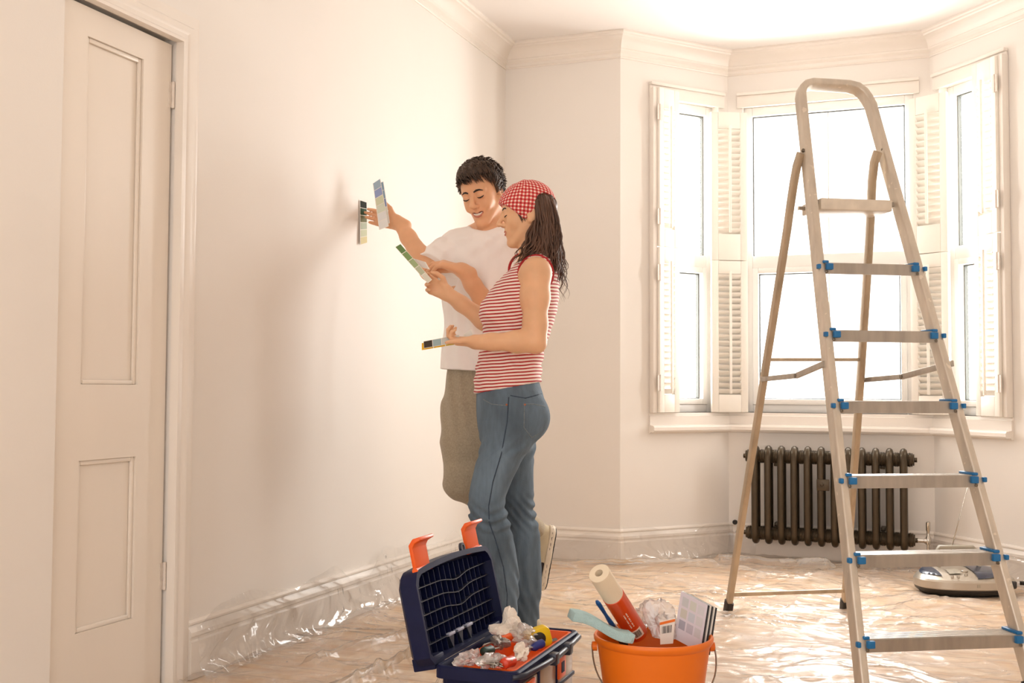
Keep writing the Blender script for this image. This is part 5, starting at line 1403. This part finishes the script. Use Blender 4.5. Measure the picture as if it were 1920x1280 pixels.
vs = [LP(y, h, 0) for y, h in outl] + [LP(y, h, 0) for y, h in inn] + [LP(*bulge(y, h, .985), -DL * .8) for y, h in outl] + [LP(*bulge(y, h, .93), -DL) for y, h in outl] + [LP(*bulge(y, h, .97), -DL * .78) for y, h in inn]
fs = []
for k in range(n):
    j = (k + 1) % n
    fs += [(k, j, n + j, n + k), (2 * n + k, 2 * n + j, j, k), (3 * n + k, 3 * n + j, 2 * n + j, 2 * n + k), (n + k, n + j, 4 * n + j, 4 * n + k)]
fs += [tuple(range(3 * n, 4 * n)), tuple(range(5 * n - 1, 4 * n - 1, -1))]
m.add(vs, fs); lid = m.build('lid', M_NAVY, tb, world=False, auto=35)
def wave(y): return -.012 * math.exp(-((y - .02) / .06) ** 2)
for i, h in enumerate((.046, .082, .118, .152, .186)):
    m = MB(); pts = [(-.240 + .48 * k / 24) for k in range(25)]; vs = []
    for y in pts:
        hh = h + (wave(y) if i > 1 else 0)
        vs += [LP(y, hh - .0011, -.046), LP(y, hh - .0011, -.016), LP(y, hh + .0011, -.016), LP(y, hh + .0011, -.046)]
    m.add(vs, [(a * 4 + k, a * 4 + (k + 1) % 4, a * 4 + 4 + (k + 1) % 4, a * 4 + 4 + k) for a in range(24) for k in range(4)]); m.build('rib', M_NAVY2, lid, world=False)
for k in range(15):
    y = -.231 + .033 * k; m = MB(); lid_box(m, y - .001, y + .001, .012, min(arch(y) - .024, .224), -.046, -.022); m.build('rib', M_NAVY, lid, world=False)
for y in (-.075, -.015, .045):
    m = MB(); lid_box(m, y - .020, y + .020, .042, .050, -.030, -.014); m.build('clip_ledge', mat('pale_plastic', srgb(176, 178, 196), rough=.4), lid, world=False, bevel=.002)
    m = MB(); m.add([LP(y - .016, .042, -.018), LP(y + .016, .042, -.018), LP(y, .008, -.018), LP(y - .016, .042, -.040), LP(y + .016, .042, -.040), LP(y, .008, -.040)], [(0, 1, 2), (5, 4, 3), (0, 3, 4, 1), (1, 4, 5, 2), (2, 5, 3, 0)]); m.build('gusset', M_NAVY2, lid, world=False)
m = MB(); m.lathe([(.014, -.004), (.014, .004), (.008, .004), (.006, .002)], LP(.075, arch(.075) + .006, -.006), LN, n=20); m.build('lock_eye', M_NAVY2, lid, world=False, auto=40)
for y in (-.185, .155):     # orange catches hinged on the lid's free edge
    m = MB(); a0 = arch(y)
    prof = [(0, -.004), (.070, -.004), (.084, .010), (.086, .030), (.078, .032), (.072, .014), (.062, .006), (0, .006)]
    m.prism([(h + a0 - .012, q_ - .012) for h, q_ in prof], LP(y - .042, 0, 0), LH, LN, LY, .084); o = m.build('catch', M_ORNG, lid, world=False, bevel=.002)
    m = MB(); m.tube([LP(y - .048, a0 - .006, -.008), LP(y + .048, a0 - .006, -.008)], .008, n=10); m.build('catch_barrel', M_ORNG, o, world=False, auto=50)
for y in (-.20, .20):
    m = MB(); lid_box(m, y - .03, y + .03, -.012, .02, -DL - .008, -.004); m.build('hinge_block', M_NAVY, lid, world=False, bevel=.003)

# ---- things lying in the tray
def crumple(name, c_, r, seed, mt, label, cat, R=None, nu=34, nv=17, group=None):
    """crushed film or paper: faceted, ridged and pinched, with stray corners"""
    c_ = np.asarray(c_, float); rg_ = np.random.default_rng(seed); m = MB(); vs = []
    K = [(rg_.normal(size=3) * f_, rg_.uniform(0, 6.28), a_) for f_, a_ in ((1.6, .22), (1.6, .22), (2.8, .20), (2.8, .20), (4.5, .14), (4.5, .14))]
    tips = [(unit(rg_.normal(size=3) * np.array([1, 1, .7]) + np.array([0, 0, .35])), rg_.uniform(.10, .40)) for _ in range(3)]
    for j in range(nv + 1):
        for i in range(nu):
            a = 2 * math.pi * (i + .5 * (j % 2)) / nu; b = math.pi * j / nv; d = np.array([math.sin(b) * math.cos(a), math.sin(b) * math.sin(a), math.cos(b)])
            k = .62 + sum(a_ * math.sin(q_ @ d * 1.3 + ph) for q_, ph, a_ in K) * .55
            for t_, h_ in tips: k += h_ * max(0, (t_ @ d - .86) / .14) ** 1.5
            if 0 < j < nv: k *= 1 + rg_.normal(0, .03)
            p = d * max(.25, k) * np.asarray(r); p[2] = max(p[2], -r[2] * .6); p = R @ p if R is not None else p; vs.append(c_ + p)
    fs = [(j * nu + i, j * nu + (i + 1) % nu, (j + 1) * nu + (i + 1) % nu, (j + 1) * nu + i) for j in range(nv) for i in range(nu)]
    m.add(vs, fs); o = m.build(name, mt, None); tag(o, label, cat, group); return o
M_BAG = clear_mat('crumpled_clear_bag', tint=(.96, .94, .92), gloss=.07, rough=.16, haze=.34, haze_col=(.95, .92, .90), blend=.18)
M_PAPER = mat('crumpled_white_paper', srgb(238, 226, 212), rough=.7, var=.05)
M_YEL = mat('yellow_plastic', srgb(240, 200, 20), rough=.4, var=.05)
M_STEEL = mat('bare_steel', srgb(176, 170, 162), rough=.3, metal=.9, var=.1)
M_BLUEH = mat('blue_handle', srgb(44, 56, 130), rough=.35, var=.05)
M_REDH = mat('red_orange_handle', srgb(214, 62, 30), rough=.35, var=.05)
M_GREEN = mat('dark_green_grip', srgb(34, 62, 54), rough=.5, var=.1)
T = lambda px, py, z: on_z(px, py, z)
crumple('crumpled_paper_bag', T(952, 1180, .272), (.052, .070, .046), 3, M_PAPER, 'crumpled white paper bag at the back of the toolbox tray', 'bag')
crumple('plastic_bag', T(985, 1187, .272), (.046, .085, .030), 8, M_BAG, 'twisted clear plastic bag across the middle of the toolbox tray', 'bag', R=np.array([[.8, -.6, 0], [.6, .8, 0], [0, 0, 1]]))
crumple('screw_bag', T(925, 1238, .262), (.036, .060, .028), 12, M_BAG, 'clear bag of silver screws in the toolbox tray', 'bag')
crumple('plastic_bag', T(880, 1234, .262), (.036, .050, .028), 17, M_BAG, 'loose clear plastic bag at the near left end of the toolbox tray', 'bag')
for k in range(16):
    p = T(916 + 1.5 * k + 4 * math.sin(k * 2.3), 1240 + 5 * math.sin(k * 1.7), .262); a = k * 1.3; d = unit((math.cos(a), math.sin(a), .2 * math.sin(k)))
    m = MB(); m.lathe([(.0055, 0), (.0055, .002), (.0025, .004), (.0022, .028), (.0004, .032)], p, d, n=8); o = m.build('screw', M_STEEL, None, auto=40); tag(o, 'small silver screw inside the clear bag in the toolbox', 'screw', 'screws in the clear bag')
def driver(label, a, b, hm_, hl=.55, r=.012):
    a = np.asarray(a, float); b = np.asarray(b, float); d = b - a; L = np.linalg.norm(d); d = d / L
    root = thing('screwdriver', label, 'screwdriver', tuple(a)); h = L * hl
    MB().lathe([(r * .5, 0), (r * .9, .004), (r, .014), (r * .85, h * .45), (r, h * .75), (r * .7, h * .92), (r * .5, h)], a, d, n=14).build('handle', hm_, root, auto=40)
    MB().lathe([(.0032, h), (.0032, L - .012), (.0045, L - .008), (.001, L)], a, d, n=10).build('blade', M_STEEL, root, auto=40)
    return root
driver('screwdriver with a dark blue handle at the right of the tray', T(1020, 1204, .262), T(975, 1224, .245), M_BLUEH)
driver('screwdriver with a red-orange handle near the front of the tray', T(943, 1244, .262), T(985, 1232, .250), M_REDH, .5, .014)
driver('orange-handled screwdriver under the clear bag in the tray', T(962, 1192, .262), T(905, 1210, .255), M_ORNG, .55, .011)
driver('screwdriver with a dark green grip at the left of the tray', T(905, 1222, .256), T(938, 1214, .252), M_GREEN, .6, .013)
crumple('paper_scrap', T(978, 1224, .262), (.026, .050, .026), 37, M_PAPER, 'small crumpled paper scrap by the blue screwdriver in the tray', 'paper')
crumple('foil_packet', T(938, 1205, .258), (.030, .040, .026), 41, mat('dull_grey_foil', srgb(150, 142, 136), rough=.35, metal=.5, var=.2), 'crumpled grey foil packet in the middle of the toolbox tray', 'packet')
crumple('plastic_packet', T(990, 1210, .258), (.030, .050, .028), 47, M_BAG, 'clear plastic packet beside the tape measure in the tray', 'packet')
tp = thing('tape_measure', 'yellow tape measure against the far right of the toolbox tray', 'tape measure', tuple(T(1010, 1194, .262)))
c_ = T(1008, 1195, .262); ax1 = unit((.75, .55, .25)); ax2 = unit(np.cross((0, 0, 1), ax1)); ax3 = np.cross(ax1, ax2)
MB().prism(rrect(.034, .026, .5, 5), c_ - ax2 * .017, ax1, ax3, ax2, .034).build('case', M_YEL, tp, bevel=.003)
MB().lathe([(.016, -.0185), (.018, -.017), (.018, .017), (.016, .0185)], c_, ax2, n=18).build('hub', M_BLACK, tp, auto=40)
MB().obox(c_ + ax1 * .040 - ax3 * .020, ax1, ax2, ax3, (.010, .009, .0012)).build('tape_end', M_STEEL, tp)

# ------------------------------------------------------------------ orange bucket with decorating things
M_BUCK = mat('orange_bucket_plastic', srgb(238, 118, 16), rough=0.42, var=0.03, bump=.01)
M_WIRE = mat('wire_handle', srgb(150, 140, 126), rough=.35, metal=.9, var=.1)
BZ = .292; bc = on_z(1225, 1189, BZ); dpt = (bc - CAM) @ _fw; BR = 110 * dpt / F_PX
bk = thing('bucket', 'orange plastic bucket with wire handle filled with decorating things', 'bucket', (bc[0], bc[1], .003))
BH = BZ - .003
MB().lathe([(BR * .70, 0), (BR * .71, .004), (BR * .955, BH - .022), (BR * .975, BH - .020), (BR * 1.01, BH - .012), (BR * 1.015, BH - .004), (BR, BH), (BR * .965, BH), (BR * .945, BH - .006), (BR * .93, BH - .02), (BR * .68, .010)], n=56).build('pail', M_BUCK, bk, world=False, auto=40)
for s_ in (-1, 1):
    MB().lathe([(.012, -.006), (.012, .006), (.005, .008)], (math.cos(YAW) * s_ * BR * 1.0, math.sin(YAW) * s_ * BR * 1.0, BH - .030), (math.cos(YAW) * s_, math.sin(YAW) * s_, 0), n=14).build('handle_lug', M_BUCK, bk, world=False, auto=40)
pts = []
for k in range(33):
    a = math.pi * k / 32; q_ = RH * (-math.cos(a)) * BR * 1.045; dn = math.sin(a)
    pts.append(q_ + np.array([0, 0, BH - .030]) + (-FH * .13 - np.array([0, 0, .125])) * dn ** .75 * 1.0)
MB().tube(pts, .0021, n=6).build('wire_handle', M_WIRE, bk, world=False, smooth=True)
D_ = lambda px, py, d: at(px, py, d)
# lining paper roll leaning out towards the left
M_ROLL = mat('lining_paper', srgb(238, 222, 196), rough=.75, var=.03)
M_WRAP = mat('orange_wrapper', srgb(216, 78, 30), rough=.3, var=.05, coat=.3)
ra0, rb0 = D_(1123, 1074, dpt - .10), D_(1194, 1186, dpt + .045)
rd = unit(ra0 - rb0); RL = np.linalg.norm(ra0 - rb0); rr0 = .0275
rl = thing('paper_roll', 'cream lining paper roll in an orange printed wrapper leaning in the bucket', 'paper roll', tuple(rb0))
MB().lathe([(.010, RL - .02), (.0105, RL + .0005), (rr0 - .001, RL), (rr0, RL - .001), (rr0, 0), (.010, 0)], rb0, rd, n=40, cap=False).build('paper', M_ROLL, rl, auto=40)
MB().lathe([(.0095, RL - .0255), (.0098, RL - .025), (.0098, RL - .021)], rb0, rd, n=24).build('core', mat('brown_card_core', srgb(176, 150, 108), rough=.8), rl, auto=40)
wrp = MB().lathe([(.004, -.003), (rr0 + .0006, -.002), (rr0 + .0012, .004), (rr0 + .0012, RL * .64), (rr0, RL * .645)], rb0, rd, n=40).build('wrapper', M_WRAP, rl, auto=40)
vd = unit((CAM - rb0) - rd * ((CAM - rb0) @ rd)); sd_ = np.cross(rd, vd)
def roll_patch(a0, a1, h0, h1, mt, name, lift=.0018, n=6):
    m = MB(); vs = []
    for k in range(n + 1):
        a = a0 + (a1 - a0) * k / n
        for h in (h0, h1):
            for e in (rr0 + .0008, rr0 + lift): vs.append(rb0 + rd * h + (vd * math.cos(a) + sd_ * math.sin(a)) * e)
    fs = []
    for k in range(n):
        b = k * 4; fs += [(b, b + 1, b + 5, b + 4), (b + 2, b + 6, b + 7, b + 3), (b + 1, b + 3, b + 7, b + 5), (b, b + 4, b + 6, b + 2)]
    fs += [(0, 2, 3, 1), (n * 4, n * 4 + 1, n * 4 + 3, n * 4 + 2)]
    m.add(vs, fs); return m.build(name, mt, wrp)
M_INK = mat('black_print', srgb(44, 40, 40), rough=.5); M_WPR = mat('white_print', srgb(240, 224, 206), rough=.5)
sgn_ = 1 if sd_ @ _rt < 0 else -1
lab = roll_patch(-.45 * 1 + .05, .55, .012, .044, M_WPR, 'barcode_label')
for k, (o_, w_) in enumerate(((0, .05), (.09, .03), (.15, .06), (.25, .03), (.31, .03), (.38, .06), (.48, .03), (.54, .05), (.62, .03))):
    roll_patch(-.30 + o_, -.30 + o_ + w_, .018, .040, M_INK, 'barcode_bar', .0022, 1)
for j, (a0, h0, h1) in enumerate(((-.05 * sgn_, .060, .122), (.22 * sgn_, .058, .118))):
    for k in range(9):
        hh = h0 + (h1 - h0) * k / 9; roll_patch(a0, a0 + .10, hh, hh + (h1 - h0) / 9 * (.55 + .3 * math.sin(k * 2.1 + j)), M_WPR, 'printed_letter', .0016, 1)
# sponge
M_SPON = mat('pale_blue_sponge', srgb(176, 206, 208), rough=.95, var=.06, scale=60, bump=.5, bscale=260)
sc_ = D_(1127, 1173, dpt - .085); sx = unit(_rt * .90 - _up * .30 + _fw * .10); sy = unit(_fw * .85 - _up * .10 - sx * (sx @ (_fw * .85 - _up * .10))); sz = np.cross(sx, sy); sz = sz if sz[2] > 0 else -sz
m = MB(); prof = []; ns = 24
for k in range(ns + 1): t = -1 + 2 * k / ns; prof.append((t * .082, .008 * math.sin(t * 2.6) * -1 + .0115))
for k in range(ns, -1, -1): t = -1 + 2 * k / ns; prof.append((t * .082, .008 * math.sin(t * 2.6) * -1 - .0115))
m.prism(prof, sc_ - sy * .036, sx, sz, sy, .072); o = m.build('sponge', M_SPON, None, bevel=.003); tag(o, 'pale blue wavy sponge resting on the bucket rim', 'sponge')
# brush with blue handle
b0, b1 = D_(1119, 1126, dpt + .05), D_(1160, 1190, dpt + .09); bd = unit(b1 - b0); bl = np.linalg.norm(b1 - b0)
br = thing('paint_brush', 'paint brush with a bright blue handle behind the paper roll', 'brush', tuple(b1))
MB().tube([b0 + bd * bl * t for t in (0, .06, .2, .4, .6, .75)], [.005, .0085, .0075, .0060, .0085, .0095], n=12, flat=.7).build('handle', mat('bright_blue_handle', srgb(14, 92, 160), rough=.3), br, smooth=True)
MB().lathe([(.010, bl * .73), (.0105, bl * .9), (.0095, bl)], b0, bd, n=14).build('ferrule', M_STEEL, br, auto=40)
MB().lathe([(.0095, bl), (.011, bl + .03), (.004, bl + .05)], b0, bd, n=14).build('bristles', mat('bristle', srgb(60, 50, 44), rough=.9), br, auto=40)
# clear packet with printed tag
crumple('plastic_packet', D_(1238, 1166, dpt + .03), (.052, .040, .064), 23, M_BAG, 'crumpled clear plastic packet in the middle of the bucket', 'packet')
crumple('plastic_packet', D_(1212, 1156, dpt + .10), (.036, .030, .040), 29, M_BAG, 'small milky plastic packet just right of the paper roll', 'packet')
def plate(c4, th, mt, name, par, lift=0.0):
    c4 = [np.asarray(p, float) for p in c4]; n_ = unit(np.cross(c4[1] - c4[0], c4[3] - c4[0])); n_ = n_ if n_ @ (CAM - c4[0]) > 0 else -n_
    m = MB(); f = [p + n_ * lift for p in c4]; m.add(f + [p - n_ * th for p in f], [(0, 1, 2, 3), (7, 6, 5, 4), (0, 4, 5, 1), (1, 5, 6, 2), (2, 6, 7, 3), (3, 7, 4, 0)])
    return m.build(name, mt, par), n_
dg = dpt - .005
tg = thing('packet_tag', 'white printed tag with orange stripe and barcode on the packet in the bucket', 'tag', tuple(D_(1248, 1185, dg)))
tq = [D_(1237, 1164, dg), D_(1266, 1158, dg), D_(1262, 1206, dg - .005), D_(1238, 1208, dg - .005)]
plate(tq, .001, M_CARD, 'tag_card', tg)
BT = lambda s, t: lerp(lerp(tq[0], tq[1], s), lerp(tq[3], tq[2], s), t)
plate([BT(.0, .06), BT(1, .04), BT(1, .14), BT(.0, .17)], .0006, M_BUCK, 'stripe', tg, .0008)
for k in range(8): plate([BT(.15 + k * .085, .25), BT(.15 + k * .085 + (.05 if k % 3 else .03), .25), BT(.15 + k * .085 + (.05 if k % 3 else .03), .55), BT(.15 + k * .085, .55)], .0005, M_INK, 'barcode_bar', tg, .0007)
# fan deck of colour cards: front sheet with pale fields, dark edged sheets behind
M_LILAC = mat('lilac_card', srgb(214, 206, 214), rough=.5, var=.02)
fq = [D_(1277, 1108, dpt + .02), D_(1327, 1134, dpt - .01), None, D_(1263, 1196, dpt + .012)]
fq[2] = fq[1] + fq[3] - fq[0]
fd = thing('colour_fan_deck', 'lilac fan deck of colour cards standing at the right of the bucket', 'colour chart', tuple(fq[2]))
_o, fnn = plate(fq, .0014, M_LILAC, 'front_sheet', fd)
BF = lambda s, t: lerp(lerp(fq[0], fq[1], s), lerp(fq[3], fq[2], s), t)
for r_ in range(3):
    for c2 in range(3):
        col = [(196, 198, 200), (204, 204, 196), (208, 206, 210), (200, 196, 186), (196, 200, 208), (206, 204, 206), (168, 166, 178), (188, 182, 192), (202, 198, 200)][r_ * 3 + c2]
        s0, t0 = .10 + c2 * .29, .08 + r_ * .24; plate([BF(s0, t0), BF(s0 + .23, t0), BF(s0 + .23, t0 + .19), BF(s0, t0 + .19)], .0006, swatch(col), 'colour_field', fd, .0006)
for k in range(1, 6):
    sh_ = _rt * .0040 * k - fnn * .0042 * k - _up * .002 * k
    plate([p + sh_ for p in fq], .0012, M_INK if k % 2 else M_CARD, 'rear_sheet', fd)
